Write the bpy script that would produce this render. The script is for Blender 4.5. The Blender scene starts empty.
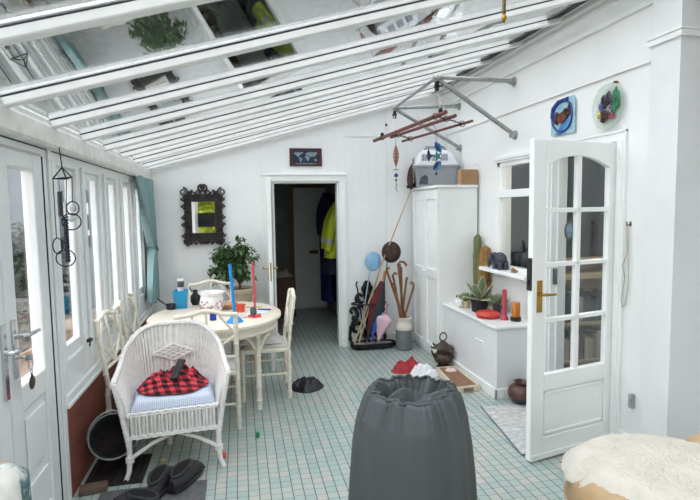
import bpy, bmesh, math, random
from math import sin, cos, pi, radians, sqrt, atan2, hypot
from mathutils import Vector, Matrix, noise
random.seed(7)
sc = bpy.context.scene
COL = sc.collection

# ---------------------------------------------------------------- materials
def lin(h):
    if isinstance(h, str):
        h = h.lstrip('#'); v = [int(h[i:i+2], 16)/255 for i in (0, 2, 4)]
    else:
        v = list(h)
    return tuple((c/12.92 if c <= .04045 else ((c+.055)/1.055)**2.4) for c in v)+(1.0,)

class NT:
    def __init__(s, name):
        s.m = bpy.data.materials.new(name); s.m.use_nodes = True
        s.t = s.m.node_tree; s.t.nodes.clear()
        s.out = s.n('ShaderNodeOutputMaterial')
    def n(s, typ, **kw):
        nd = s.t.nodes.new(typ)
        for k, v in kw.items():
            if k.startswith('i_'):
                nd.inputs[k[2:].replace('_', ' ')].default_value = v
            else: setattr(nd, k, v)
        return nd
    def l(s, a, b): s.t.links.new(a, b)
    def math(s, op, a, b=None, c=None):
        nd = s.t.nodes.new('ShaderNodeMath'); nd.operation = op
        for i, x in enumerate((a, b, c)):
            if x is None: continue
            if isinstance(x, (int, float)): nd.inputs[i].default_value = x
            else: s.l(x, nd.inputs[i])
        return nd.outputs[0]
    def mix(s, f, a, b, blend='MIX'):
        nd = s.t.nodes.new('ShaderNodeMix'); nd.data_type = 'RGBA'; nd.blend_type = blend
        for i, x in ((0, f), (6, a), (7, b)):
            if isinstance(x, (int, float, tuple)): nd.inputs[i].default_value = x
            else: s.l(x, nd.inputs[i])
        return nd.outputs[2]
    def pos(s, kind='Object'):
        return s.n('ShaderNodeTexCoord').outputs[kind]
    def noise(s, scale, detail=3, vec=None, rough=.5):
        nd = s.n('ShaderNodeTexNoise'); nd.inputs['Scale'].default_value = scale
        nd.inputs['Detail'].default_value = detail; nd.inputs['Roughness'].default_value = rough
        s.l(vec if vec is not None else s.pos(), nd.inputs['Vector'])
        return nd.outputs[0]
    def ramp(s, f, stops, interp='LINEAR'):
        nd = s.n('ShaderNodeValToRGB'); cr = nd.color_ramp; cr.interpolation = interp
        while len(cr.elements) < len(stops): cr.elements.new(.5)
        for e, (p, c) in zip(cr.elements, stops): e.position = p; e.color = c
        s.l(f, nd.inputs[0]); return nd.outputs[0]
    def bump(s, h, strength=.3, dist=.01):
        nd = s.n('ShaderNodeBump'); nd.inputs['Strength'].default_value = strength
        nd.inputs['Distance'].default_value = dist; s.l(h, nd.inputs['Height']); return nd.outputs[0]
    def principled(s, color, rough=.5, metal=0, normal=None, **kw):
        p = s.n('ShaderNodeBsdfPrincipled')
        if isinstance(color, tuple): p.inputs['Base Color'].default_value = color
        else: s.l(color, p.inputs['Base Color'])
        if isinstance(rough, (int, float)): p.inputs['Roughness'].default_value = rough
        else: s.l(rough, p.inputs['Roughness'])
        p.inputs['Metallic'].default_value = metal
        if normal is not None: s.l(normal, p.inputs['Normal'])
        for k, v in kw.items(): p.inputs[k.replace('_', ' ')].default_value = v
        s.l(p.outputs[0], s.out.inputs[0]); return p

def M(name, col, rough=.5, metal=0, var=.06, scale=12, bump=.0, bscale=60, bdist=.004, **kw):
    """painted / plastic / metal surface with a little procedural mottling"""
    t = NT(name); c = lin(col)
    f = t.noise(scale, 4)
    d = tuple(max(0, x*(1-var*2)) for x in c[:3])+(1,)
    e = tuple(min(1, x*(1+var)) for x in c[:3])+(1,)
    colr = t.ramp(f, [(.3, d), (.7, e)])
    nrm = t.bump(t.noise(bscale, 3), bump, bdist) if bump else None
    t.principled(colr, rough, metal, nrm, **kw)
    return t.m

def glass_mat(name, tint=(1, 1, 1, 1), ior=1.5, rough=0.0, boost=1.0):
    """thin pane: Fresnel mix of mirror reflection and clear transmission (same for every ray)"""
    t = NT(name)
    geo = t.n('ShaderNodeNewGeometry')
    iorv = t.math('ADD', t.math('MULTIPLY', geo.outputs['Backfacing'], (1/ior-ior)), ior)
    inv = iorv
    fr = t.n('ShaderNodeFresnel')
    # Fresnel node inverts the IOR on back faces; feed it the inverse so both sides read air-to-glass
    t.l(inv, fr.inputs['IOR'])
    tr = t.n('ShaderNodeBsdfTransparent'); tr.inputs[0].default_value = tint
    gl = t.n('ShaderNodeBsdfGlossy'); gl.inputs['Roughness'].default_value = rough
    gl.inputs[0].default_value = (1, 1, 1, 1)
    mx = t.n('ShaderNodeMixShader')
    f = t.math('MINIMUM', t.math('MULTIPLY', fr.outputs[0], boost), 1.0)
    t.l(f, mx.inputs[0]); t.l(tr.outputs[0], mx.inputs[1]); t.l(gl.outputs[0], mx.inputs[2])
    t.l(mx.outputs[0], t.out.inputs[0]); return t.m

def stained(name, base, stops, scale=9, alpha=.45):
    """fused art glass: coloured noise blobs, part see-through"""
    t = NT(name)
    v = t.noise(scale, 2)
    c = t.ramp(v, stops)
    p = t.n('ShaderNodeBsdfPrincipled'); t.l(c, p.inputs['Base Color']); p.inputs['Roughness'].default_value = .12
    tr = t.n('ShaderNodeBsdfTransparent'); tr.inputs[0].default_value = lin(base)
    mx = t.n('ShaderNodeMixShader'); mx.inputs[0].default_value = alpha
    t.l(tr.outputs[0], mx.inputs[1]); t.l(p.outputs[0], mx.inputs[2]); t.l(mx.outputs[0], t.out.inputs[0])
    return t.m

def clad(name, col, axis, pitch=.095, rough=.45, groove_tone=.93, bmp=.14):
    """white painted tongue-and-groove boards: grooves as bump, colour slightly darker along each"""
    t = NT(name); c = lin(col)
    sep = t.n('ShaderNodeSeparateXYZ'); t.l(t.pos(), sep.inputs[0])
    fx = t.math('FRACT', t.math('DIVIDE', sep.outputs[axis], pitch))
    d = t.math('ABSOLUTE', t.math('SUBTRACT', fx, .5))
    groove = t.math('SMOOTH_MIN', t.math('MULTIPLY', d, 12.0), 1.0, .3)
    mott = t.noise(3, 4)
    base = t.ramp(mott, [(.3, tuple(x*.95 for x in c[:3])+(1,)), (.7, c)])
    groove_col = t.ramp(groove, [(0, (groove_tone, groove_tone, groove_tone, 1)), (.35, (1, 1, 1, 1))])
    colr = t.mix(1.0, base, groove_col, 'MULTIPLY')
    t.principled(colr, rough, 0, t.bump(groove, bmp, .004))
    return t.m

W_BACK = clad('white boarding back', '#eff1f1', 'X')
W_RIGHT = clad('white boarding right', '#ebecea', 'Y', .095, .45, .97, .06)
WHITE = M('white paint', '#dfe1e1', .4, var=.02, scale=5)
WHITE_G = M('white gloss paint', '#eceeec', .25, var=.015, scale=5)
UPVC = M('white plastic frame', '#e4e8e8', .3, var=.02, scale=4)
EAVES = M('grubby white eaves beam', '#dfe0db', .45, var=.07, scale=14)
RAFT = M('white rafter', '#f0f1ef', .35, var=.03, scale=8)
GASKET = M('black gasket', '#1d1f22', .6)
LEAD = M('dark lead flashing', '#22242a', .7, var=.15)
BLACK = M('black', '#141416', .5, var=.1)
IRON = M('cast iron', '#17181b', .45, 0.3, var=.15, bump=.2, bscale=80)
STEEL = M('galvanised steel', '#a7aaa8', .38, .75, var=.1, scale=30)
CHROME = M('chrome', '#c8cccf', .18, 1.0, var=.03)
BRASS = M('brass', '#b98f45', .25, 1.0, var=.08)
BRONZE = M('aged bronze', '#7a6a48', .4, .8, var=.2, scale=40)
CREAM = M('cream painted bamboo', '#ece6d6', .42, var=.06, scale=20)
CREAM_T = M('cream table paint', '#efe6d4', .3, var=.03, scale=10)
ROOFGLASS = glass_mat('roof glazing', (.86, .89, .90, 1), 1.6, 0.0, 2.1)
GLASS = glass_mat('window glass', (.95, .97, .97, 1), 1.5, 0.0)
def mirror_mat():
    t = NT('mirror silver'); t.principled((.85, .86, .86, 1), .02, 1.0); return t.m
MIRROR = mirror_mat()

def floor_mat():
    t = NT('small aqua and beige floor tiles')
    sep = t.n('ShaderNodeSeparateXYZ'); t.l(t.pos(), sep.inputs[0])
    px, py = .0625, .061
    ux = t.math('DIVIDE', sep.outputs['X'], px)
    ix = t.math('FLOOR', ux)
    wn0 = t.n('ShaderNodeTexWhiteNoise', noise_dimensions='1D'); t.l(ix, wn0.inputs['W'])
    # every column of tiles is shifted a little
    uy = t.math('ADD', t.math('DIVIDE', sep.outputs['Y'], py), t.math('MULTIPLY', wn0.outputs[0], .35))
    iy = t.math('FLOOR', uy)
    comb = t.n('ShaderNodeCombineXYZ'); t.l(ix, comb.inputs[0]); t.l(iy, comb.inputs[1])
    wn = t.n('ShaderNodeTexWhiteNoise', noise_dimensions='2D'); t.l(comb.outputs[0], wn.inputs['Vector'])
    patch = t.noise(1.1, 2)
    sel = t.math('ADD', t.math('MULTIPLY', wn.outputs[0], .62), t.math('MULTIPLY', patch, .62))
    colr = t.ramp(sel, [(.25, lin('#99aca8')), (.48, lin('#a1b2ad')), (.66, lin('#aab5af')), (.80, lin('#b2b6af')), (.92, lin('#b9b6ae'))])
    fx = t.math('ABSOLUTE', t.math('SUBTRACT', t.math('FRACT', ux), .5))
    fy = t.math('ABSOLUTE', t.math('SUBTRACT', t.math('FRACT', uy), .5))
    gx = t.math('GREATER_THAN', fx, .455); gy = t.math('GREATER_THAN', fy, .468)
    g = t.math('MAXIMUM', gx, t.math('MULTIPLY', gy, .75))
    grout = lin('#4c605b')
    c2 = t.mix(g, colr, grout)
    dust = t.noise(7, 5)
    c3 = t.mix(t.math('MULTIPLY', dust, .16), c2, lin('#8f9a94'))
    rough = t.math('ADD', t.math('MULTIPLY', g, .35), .3)
    t.principled(c3, rough, 0, t.bump(t.math('SUBTRACT', 1.0, g), .25, .002))
    return t.m
FLOOR = floor_mat()

def brick_mat():
    t = NT('red brick dado')
    sep = t.n('ShaderNodeSeparateXYZ'); t.l(t.pos(), sep.inputs[0])
    comb = t.n('ShaderNodeCombineXYZ'); t.l(sep.outputs['Y'], comb.inputs[0]); t.l(sep.outputs['Z'], comb.inputs[1])
    b = t.n('ShaderNodeTexBrick'); t.l(comb.outputs[0], b.inputs['Vector'])
    b.inputs['Color1'].default_value = lin('#8a4434'); b.inputs['Color2'].default_value = lin('#6d3328')
    b.inputs['Mortar'].default_value = lin('#5c4a44'); b.inputs['Scale'].default_value = 1
    b.inputs['Brick Width'].default_value = .225; b.inputs['Row Height'].default_value = .075
    b.inputs['Mortar Size'].default_value = .006
    n = t.noise(25, 4)
    c = t.mix(t.math('MULTIPLY', n, .4), b.outputs[0], lin('#9a5a45'))
    t.principled(c, .8, 0, t.bump(b.outputs[1], -.4, .004)); return t.m
BRICK = brick_mat()

def wood_mat(name, c1, c2, axis=2, scale=14, rough=.5):
    t = NT(name)
    mp = t.n('ShaderNodeMapping'); sc3 = [scale]*3; sc3[axis] = scale*.12; mp.inputs['Scale'].default_value = sc3
    t.l(t.pos(), mp.inputs[0])
    n = t.noise(2.5, 5, mp.outputs[0])
    c = t.ramp(n, [(.3, lin(c1)), (.7, lin(c2))])
    t.principled(c, rough, 0, t.bump(n, .15, .002)); return t.m
ROD = wood_mat('dark red wood', '#58312b', '#7c4a40', 1)
CANE = wood_mat('brown cane', '#5f3f28', '#96683f', 2, 30)
BAMBOO = wood_mat('pale bamboo', '#a58863', '#c8ad85', 2, 30)
OAK = wood_mat('pale wood shelf', '#a8987a', '#c4b595', 0)
TRAYW = wood_mat('pale tray wood', '#c8b9a2', '#ddd0bc', 1)
CARD = M('brown cardboard', '#a98662', .8, var=.08, scale=6)

def plaid_mat():
    t = NT('red and black buffalo plaid')
    sep = t.n('ShaderNodeSeparateXYZ'); t.l(t.pos('UV'), sep.inputs[0])
    def band(o): return t.math('GREATER_THAN', t.math('FRACT', t.math('DIVIDE', o, .062)), .5)
    a, b = band(sep.outputs['X']), band(sep.outputs['Y'])
    s = t.math('ADD', a, b)
    c = t.ramp(t.math('DIVIDE', s, 2.0), [(0, lin('#e04a55')), (.25, lin('#8c2430')), (.75, lin('#1a1216'))], 'CONSTANT')
    t.principled(c, .9, 0, t.bump(t.noise(150, 2), .2, .002)); return t.m
PLAID = plaid_mat()

def gingham_mat():
    t = NT('blue check cushion cloth')
    sep = t.n('ShaderNodeSeparateXYZ'); t.l(t.pos(), sep.inputs[0])
    def band(o): return t.math('GREATER_THAN', t.math('FRACT', t.math('DIVIDE', o, .012)), .5)
    a, b = band(sep.outputs['X']), band(t.math('ADD', sep.outputs['Y'], sep.outputs['Z']))
    c = t.ramp(t.math('DIVIDE', t.math('ADD', a, b), 2.0), [(0, lin('#e6ebf3')), (.25, lin('#c6d1e3')), (.75, lin('#a5b6d2'))], 'CONSTANT')
    t.principled(c, .9); return t.m
GINGHAM = gingham_mat()

def fabric(name, col, var=.08, fold=.25, scale=7, rough=.85):
    t = NT(name); c = lin(col)
    n = t.noise(scale, 4)
    cr = t.ramp(n, [(.3, tuple(x*(1-var) for x in c[:3])+(1,)), (.7, tuple(min(1, x*(1+var)) for x in c[:3])+(1,))])
    t.principled(cr, rough, 0, t.bump(t.noise(scale*4, 4), fold, .006)); return t.m
TEAL = fabric('teal curtain cloth', '#86a5a6')
COVER = fabric('grey waterproof cover', '#4a4f51', .06, .12, 5, .6)
NAVY = fabric('navy cloth', '#1c2b63')
DARKBAG = fabric('black bin bag cloth', '#12141b', .2, .4, 12, .4)
HIVIS = fabric('hi-vis yellow', '#cbd83a', .05)
SILVERTAPE = M('reflective tape', '#c9cdc6', .4, .3)
RED = fabric('red cloth', '#b5303c', .15)
WHITECLOTH = fabric('white cloth', '#e3e3e6', .05, .5, 12)
WOOL = None
def wool_mat():
    t = NT('cream sheepskin')
    n = t.noise(45, 6, rough=.7); n2 = t.noise(9, 3)
    c = t.ramp(n2, [(.3, lin('#c9c3b6')), (.7, lin('#d6d1c6'))])
    t.principled(c, .95, 0, t.bump(n, .5, .006)); return t.m
WOOL = wool_mat()
LEATHER = M('tan leather', '#b79a72', .45, var=.06, bump=.1, bscale=120)
WICKER = M('white painted wicker', '#eceae6', .5, var=.05, scale=40)
TERRA = M('cream terracotta pot', '#c9b79b', .7, var=.08)
LEAF = M('fig leaves', '#4a6a3c', .4, var=.25, scale=20)
CACT = M('olive cactus skin', '#6e7448', .7, var=.18, scale=18, bump=.3)
CACT2 = M('orange brown cactus skin', '#96703a', .75, var=.2, scale=16, bump=.3)
SUCC = M('grey green succulent', '#75846a', .6, var=.2, scale=25)
SOIL = M('soil', '#38281f', .95, var=.2, bump=.5)

# ---------------------------------------------------------------- mesh builder
class MB:
    def __init__(s):
        s.v = []; s.f = []; s.xf = Matrix.Identity(4); s.uv = None
    def add(s, verts, faces):
        o = len(s.v)
        s.v += [s.xf @ Vector(p) for p in verts]
        s.f += [[i+o for i in f] for f in faces]; return s
    def box(s, x0, x1, y0, y1, z0, z1):
        return s.add([(x0,y0,z0),(x1,y0,z0),(x1,y1,z0),(x0,y1,z0),(x0,y0,z1),(x1,y0,z1),(x1,y1,z1),(x0,y1,z1)],
            [(0,3,2,1),(4,5,6,7),(0,1,5,4),(1,2,6,5),(2,3,7,6),(3,0,4,7)])
    def cbox(s, c, d, rot=None):
        sv = s.xf
        s.xf = s.xf @ Matrix.Translation(c) @ (rot.to_4x4() if rot is not None else Matrix.Identity(4))
        s.box(-d[0]/2, d[0]/2, -d[1]/2, d[1]/2, -d[2]/2, d[2]/2); s.xf = sv; return s
    def loft(s, rings, cap=True):
        n = len(rings[0]); vs = [p for r in rings for p in r]; fs = []
        for k in range(len(rings)-1):
            for i in range(n):
                j = (i+1) % n
                fs.append((k*n+i, k*n+j, (k+1)*n+j, (k+1)*n+i))
        if cap:
            fs.append(tuple(range(n))[::-1]); fs.append(tuple((len(rings)-1)*n+i for i in range(n)))
        return s.add(vs, fs)
    def tube(s, pts, r, seg=8, cap=True, closed=False):
        pts = [Vector(p) for p in pts]; n = len(pts)
        rr = r if isinstance(r, (list, tuple)) else [r]*n
        tans = []
        for i in range(n):
            a = pts[(i-1) % n] if (closed or i > 0) else pts[0]
            b = pts[(i+1) % n] if (closed or i < n-1) else pts[-1]
            d = b-a
            tans.append(d.normalized() if d.length > 1e-9 else Vector((0, 0, 1)))
        up = Vector((0, 0, 1)) if abs(tans[0].z) < .9 else Vector((1, 0, 0))
        nrm = (up-tans[0]*up.dot(tans[0])).normalized()
        rings = []
        for i in range(n):
            nrm = nrm-tans[i]*nrm.dot(tans[i])
            nrm = nrm.normalized() if nrm.length > 1e-6 else tans[i].orthogonal().normalized()
            bn = tans[i].cross(nrm)
            rings.append([pts[i]+(nrm*cos(2*pi*k/seg)+bn*sin(2*pi*k/seg))*rr[i] for k in range(seg)])
        if closed:
            rings.append(rings[0]); return s.loft(rings, False)
        return s.loft(rings, cap)
    def lathe(s, prof, c=(0, 0, 0), seg=24, cap=True, wob=None):
        c = Vector(c); rings = []
        for r, z in prof:
            r = max(r, 1e-4)
            rings.append([c+Vector((r*(wob(2*pi*k/seg, z) if wob else 1)*cos(2*pi*k/seg), r*(wob(2*pi*k/seg, z) if wob else 1)*sin(2*pi*k/seg), z)) for k in range(seg)])
        return s.loft(rings, cap)
    def ell(s, c, d, seg=14, rings=9, rot=None, nz=0, ns=8, seed=0):
        c = Vector(c); R = rot if rot is not None else Matrix.Identity(3)
        rg = []
        for i in range(rings+1):
            th = pi*i/rings; r = max(sin(th), .01)
            row = []
            for k in range(seg):
                a = 2*pi*k/seg
                p = Vector((r*cos(a), r*sin(a), -cos(th)))
                if nz: p *= 1+nz*noise.noise(p*ns*.3+Vector((seed, seed*1.7, 0)))
                row.append(c+R @ Vector((p.x*d[0], p.y*d[1], p.z*d[2])))
            rg.append(row)
        return s.loft(rg, True)
    def prism(s, poly, org, u, v, w):
        """poly of (a,b) in plane org + a*u + b*v, extruded along w"""
        org, u, v, w = Vector(org), Vector(u), Vector(v), Vector(w)
        n = len(poly)
        a = [org+u*p[0]+v*p[1] for p in poly]; b = [p+w for p in a]
        return s.add(a+b, [tuple(range(n))[::-1], tuple(range(n, 2*n))]+[(i, (i+1) % n, n+(i+1) % n, n+i) for i in range(n)])
    def grid(s, fn, nu, nv, thick=None, uv=None):
        """sheet fn(u,v); with thick (a Vector or number along normal approx) it is closed"""
        P = [[Vector(fn(i/nu, j/nv)) for j in range(nv+1)] for i in range(nu+1)]
        vs = [p for r in P for p in r]; W = nv+1
        fs = [(i*W+j, (i+1)*W+j, (i+1)*W+j+1, i*W+j+1) for i in range(nu) for j in range(nv)]
        if thick is not None:
            N = len(vs); tv = []
            for i in range(nu+1):
                for j in range(nv+1):
                    if isinstance(thick, (int, float)):
                        du = P[min(i+1, nu)][j]-P[max(i-1, 0)][j]; dv = P[i][min(j+1, nv)]-P[i][max(j-1, 0)]
                        nn = du.cross(dv); nn = nn.normalized() if nn.length > 1e-9 else Vector((0, 0, 1))
                        tv.append(P[i][j]-nn*thick)
                    else: tv.append(P[i][j]+Vector(thick))
            vs += tv; fs += [tuple(q+N for q in f)[::-1] for f in fs]
            def edge(a, b): fs.append((b, a, a+N, b+N))
            for i in range(nu): edge(i*W, (i+1)*W); edge((i+1)*W+nv, i*W+nv)
            for j in range(nv): edge(j+1, j); edge(nu*W+j, nu*W+j+1)
        return s.add(vs, fs)

def wloc(o):
    v = Vector((0, 0, 0))
    while o is not None: v += o.location; o = o.parent
    return v

def obj(name, mb, mat, parent=None, smooth=None, bevel=0, seg=2, base=None, uvxy=False):
    me = bpy.data.meshes.new(name)
    off = wloc(parent) if parent is not None else Vector(base or (0, 0, 0))
    me.from_pydata([p-off for p in mb.v], [], mb.f)
    bm = bmesh.new(); bm.from_mesh(me); bmesh.ops.recalc_face_normals(bm, faces=bm.faces); bm.to_mesh(me); bm.free()
    if uvxy:
        uvl = me.uv_layers.new(name='UVMap')
        for lp in me.loops:
            c = me.vertices[lp.vertex_index].co
            uvl.data[lp.index].uv = uvxy(c+off)
    if mat: me.materials.append(mat)
    if smooth is not None:
        me.polygons.foreach_set('use_smooth', [True]*len(me.polygons))
        if smooth < 180: me.set_sharp_from_angle(angle=radians(smooth))
    o = bpy.data.objects.new(name, me); COL.objects.link(o)
    if parent is not None: o.parent = parent
    else: o.location = off
    if bevel:
        b = o.modifiers.new('bevel', 'BEVEL'); b.width = bevel; b.segments = seg; b.limit_method = 'ANGLE'; b.angle_limit = radians(40)
    return o

def tag(o, label, cat, group=None, kind=None):
    o['label'] = label; o['category'] = cat
    if group: o['group'] = group
    if kind: o['kind'] = kind
    return o
def thing(name, label, cat, loc=(0, 0, 0), group=None):
    o = bpy.data.objects.new(name, None); COL.objects.link(o); o.location = loc; o.empty_display_size = .05
    return tag(o, label, cat, group)
def struct(name, mb, mat, parent=None, **kw):
    o = obj(name, mb, mat, parent, **kw)
    if parent is None: o['kind'] = 'structure'
    return o
def sroot(name, loc=(0, 0, 0)):
    o = bpy.data.objects.new(name, None); COL.objects.link(o); o.location = loc; o['kind'] = 'structure'; return o
def solo(name, mb, mat, label, cat, base, group=None, **kw):
    return tag(obj(name, mb, mat, None, base=base, **kw), label, cat, group)
def dup(root, loc, rz, label=None, group=None):
    r = root.copy(); COL.objects.link(r); r.location = loc; r.rotation_euler = (0, 0, rz)
    if label: r['label'] = label
    if group: r['group'] = group
    for ch in list(root.children):
        c = ch.copy(); COL.objects.link(c); c.parent = r
        for g in ch.children:
            d = g.copy(); COL.objects.link(d); d.parent = c
    return r
def circ(r, n=24, a0=0, a1=2*pi): return [(r*cos(a0+(a1-a0)*i/n), r*sin(a0+(a1-a0)*i/n)) for i in range(n)]
def ring_pts(c, r, n=24, ax='z', ry=None):
    ry = ry or r; out = []
    for i in range(n):
        a = 2*pi*i/n; p, q = r*cos(a), ry*sin(a)
        out.append((c[0]+p, c[1]+q, c[2]) if ax == 'z' else ((c[0]+p, c[1], c[2]+q) if ax == 'y' else (c[0], c[1]+p, c[2]+q)))
    return out

# ================================================================ SETTING
XL, XR, YB = -.98, 2.45, 5.85
def roofz(x): return 2.346+.275*x

# floor
m = MB(); m.box(-1.12, 5.2, -1.8, 8.4, -.1, 0)
struct('floor', m, FLOOR)

# back wall with doorway opening .364..1.12 x 1.93
m = MB(); T = .12
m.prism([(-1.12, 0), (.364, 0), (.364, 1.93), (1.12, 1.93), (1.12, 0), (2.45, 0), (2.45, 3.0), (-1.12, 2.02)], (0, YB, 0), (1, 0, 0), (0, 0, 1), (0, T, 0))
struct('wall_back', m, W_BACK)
m = MB()
m.box(-.95, .26, YB-.018, YB, 0, .12); m.box(1.21, 1.97, YB-.018, YB, 0, .12)
struct('baseboard_back', m, WHITE_G, bevel=.004)
m = MB(); m.box(1.2, 2.44, YB-.006, YB+.01, 2.436, 2.444); m.box(1.683, 1.69, YB-.006, YB+.01, .12, 2.76)
struct('trim_1', m, WHITE)
# architrave of the back doorway
m = MB()
for a, b in ((.255, .364), (1.12, 1.21)):
    m.box(a, b, YB-.022, YB, 0, 1.93); m.box(a+.02, b-.02, YB-.03, YB-.02, 0, 1.93)
m.box(.255, 1.21, YB-.022, YB, 1.93, 2.014); m.box(.25, 1.215, YB-.034, YB, 1.995, 2.02)
m.box(.364, .384, YB, YB+T, 0, 1.93); m.box(1.10, 1.12, YB, YB+T, 0, 1.93); m.box(.364, 1.12, YB, YB+T, 1.91, 1.93)
struct('trim_2', m, WHITE_G, bevel=.004)
# back door leaf opened into the room, seen edge-on
d2 = sroot('door_2', (.365, YB-.03, 0))
m = MB(); m.prism([(.262, 5.06), (.300, 5.06), (.362, 5.82), (.324, 5.82)], (0, 0, .01), (1, 0, 0), (0, 1, 0), (0, 0, 1.92))
obj('door_leaf', m, WHITE_G, d2, bevel=.004)
for sx in (-1, 1):
    m = MB(); x = .284+sx*.019
    m.box(min(x, x+sx*.004), max(x, x+sx*.004), 5.085, 5.125, .93, 1.09)
    m.tube([(x, 5.105, 1.04), (x+sx*.045, 5.105, 1.04), (x+sx*.05, 5.12, 1.04), (x+sx*.05, 5.215, 1.035)], .009, 8)
    obj('door_handle', m, BRASS, d2, smooth=40)
m = MB(); m.box(.276, .286, 5.055, 5.06, .92, 1.10); obj('latch_plate', m, BRASS, d2)

# right wall (doorway y 2.98..3.74 to 2.03, window y 4.0..4.61 z 1.08..2.08)
def wall_right():
    m = MB(); x0, x1 = XR, XR+.14
    ys = [2.46, 2.98, 3.74, 3.96, 4.60, 5.97]
    def zt(): return 3.02
    m.box(x0, x1, 2.60, 2.98, 0, 3.02)
    m.box(x0, x1, 2.98, 3.74, 2.03, 3.02)
    m.box(x0, x1, 3.74, 3.90, 0, 3.02)
    m.box(x0, x1, 3.90, 4.60, 0, 1.0); m.box(x0, x1, 3.90, 4.60, 2.05, 3.02)
    m.box(x0, x1, 4.60, 5.97, 0, 3.02)
    return m
struct('wall_right', wall_right(), W_RIGHT)
# the pilaster where the right wall ends and the wider part of the room begins
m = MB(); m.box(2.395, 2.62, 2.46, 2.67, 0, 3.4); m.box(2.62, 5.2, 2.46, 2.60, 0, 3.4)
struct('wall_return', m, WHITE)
m = MB(); m.box(2.38, 5.2, 2.444, 2.69, 2.535, 2.57); m.box(2.374, 5.2, 2.438, 2.69, 2.57, 2.582)
struct('trim_3', m, WHITE_G, bevel=.005)
m = MB(); m.box(2.434, 2.45, 2.67, 5.85, 2.47, 2.86)
struct('trim_4', m, W_RIGHT)          # thicker upper boarding, its lower edge is the line on the wall
# cove moulding and rail under the roof
m = MB(); prof = [(0, 2.80), (-.022, 2.80), (-.022, 2.83), (-.045, 2.862), (-.085, 2.885), (-.085, 2.905), (-.066, 2.909), (-.066, 2.925), (-.118, 2.932), (-.118, 2.948), (-.098, 2.952), (-.098, 2.964), (-.15, 2.972), (-.15, 2.985), (0, 2.985)]
m.prism(prof, (XR-.016, 2.67, 0), (1, 0, 0), (0, 0, 1), (0, 3.18, 0)); struct('trim_5', m, WHITE_G)
m = MB(); m.prism([(2.20, roofz(2.20)-.010), (2.36, roofz(2.36)-.010), (2.36, roofz(2.36)-.006), (2.20, roofz(2.20)-.006)], (0, 2.5, 0), (1, 0, 0), (0, 0, 1), (0, 3.3, 0))
struct('trim_6', m, LEAD)
# baseboards on the right wall
m = MB(); m.box(XR-.018, XR, 3.81, 3.88, 0, .12); m.box(XR-.018, XR, 2.69, 2.91, 0, .12); m.box(2.62, 5, 2.442, 2.46, 0, .12)
m.box(2.378, 2.62, 2.442, 2.46, 0, .12); m.box(2.377, 2.395, 2.442, 2.67, 0, .12)
struct('baseboard_right', m, WHITE_G, bevel=.004)
# far kitchen room, dim
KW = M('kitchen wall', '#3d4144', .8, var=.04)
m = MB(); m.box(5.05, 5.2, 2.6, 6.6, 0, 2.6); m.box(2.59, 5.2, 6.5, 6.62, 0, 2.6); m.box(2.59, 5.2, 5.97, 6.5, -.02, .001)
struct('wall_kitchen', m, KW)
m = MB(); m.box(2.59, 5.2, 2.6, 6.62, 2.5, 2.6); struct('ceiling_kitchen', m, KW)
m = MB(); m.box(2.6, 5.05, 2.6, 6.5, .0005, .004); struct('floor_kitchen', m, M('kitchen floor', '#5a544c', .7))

# architrave + lining of the glazed doorway
m = MB()
for y0, y1 in ((2.90, 2.98), (3.74, 3.82)):
    m.box(XR-.022, XR, y0, y1, 0, 2.03); m.box(XR-.03, XR-.02, y0+.018, y1-.018, 0, 2.03)
m.box(XR-.022, XR, 2.90, 3.82, 2.03, 2.10); m.box(XR-.03, XR, 2.90, 3.82, 2.085, 2.10)
m.box(XR, XR+.14, 2.98, 3.0, 0, 2.03); m.box(XR, XR+.14, 3.72, 3.74, 0, 2.03); m.box(XR, XR+.14, 2.98, 3.74, 2.01, 2.03)
m.box(XR+.05, XR+.07, 3.705, 3.72, 0, 2.01)
struct('trim_7', m, WHITE_G, bevel=.003)
m = MB(); m.box(XR+.02, XR+.05, 3.70, 3.721, .98, 1.11); struct('trim_8', m, BLACK)

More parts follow.
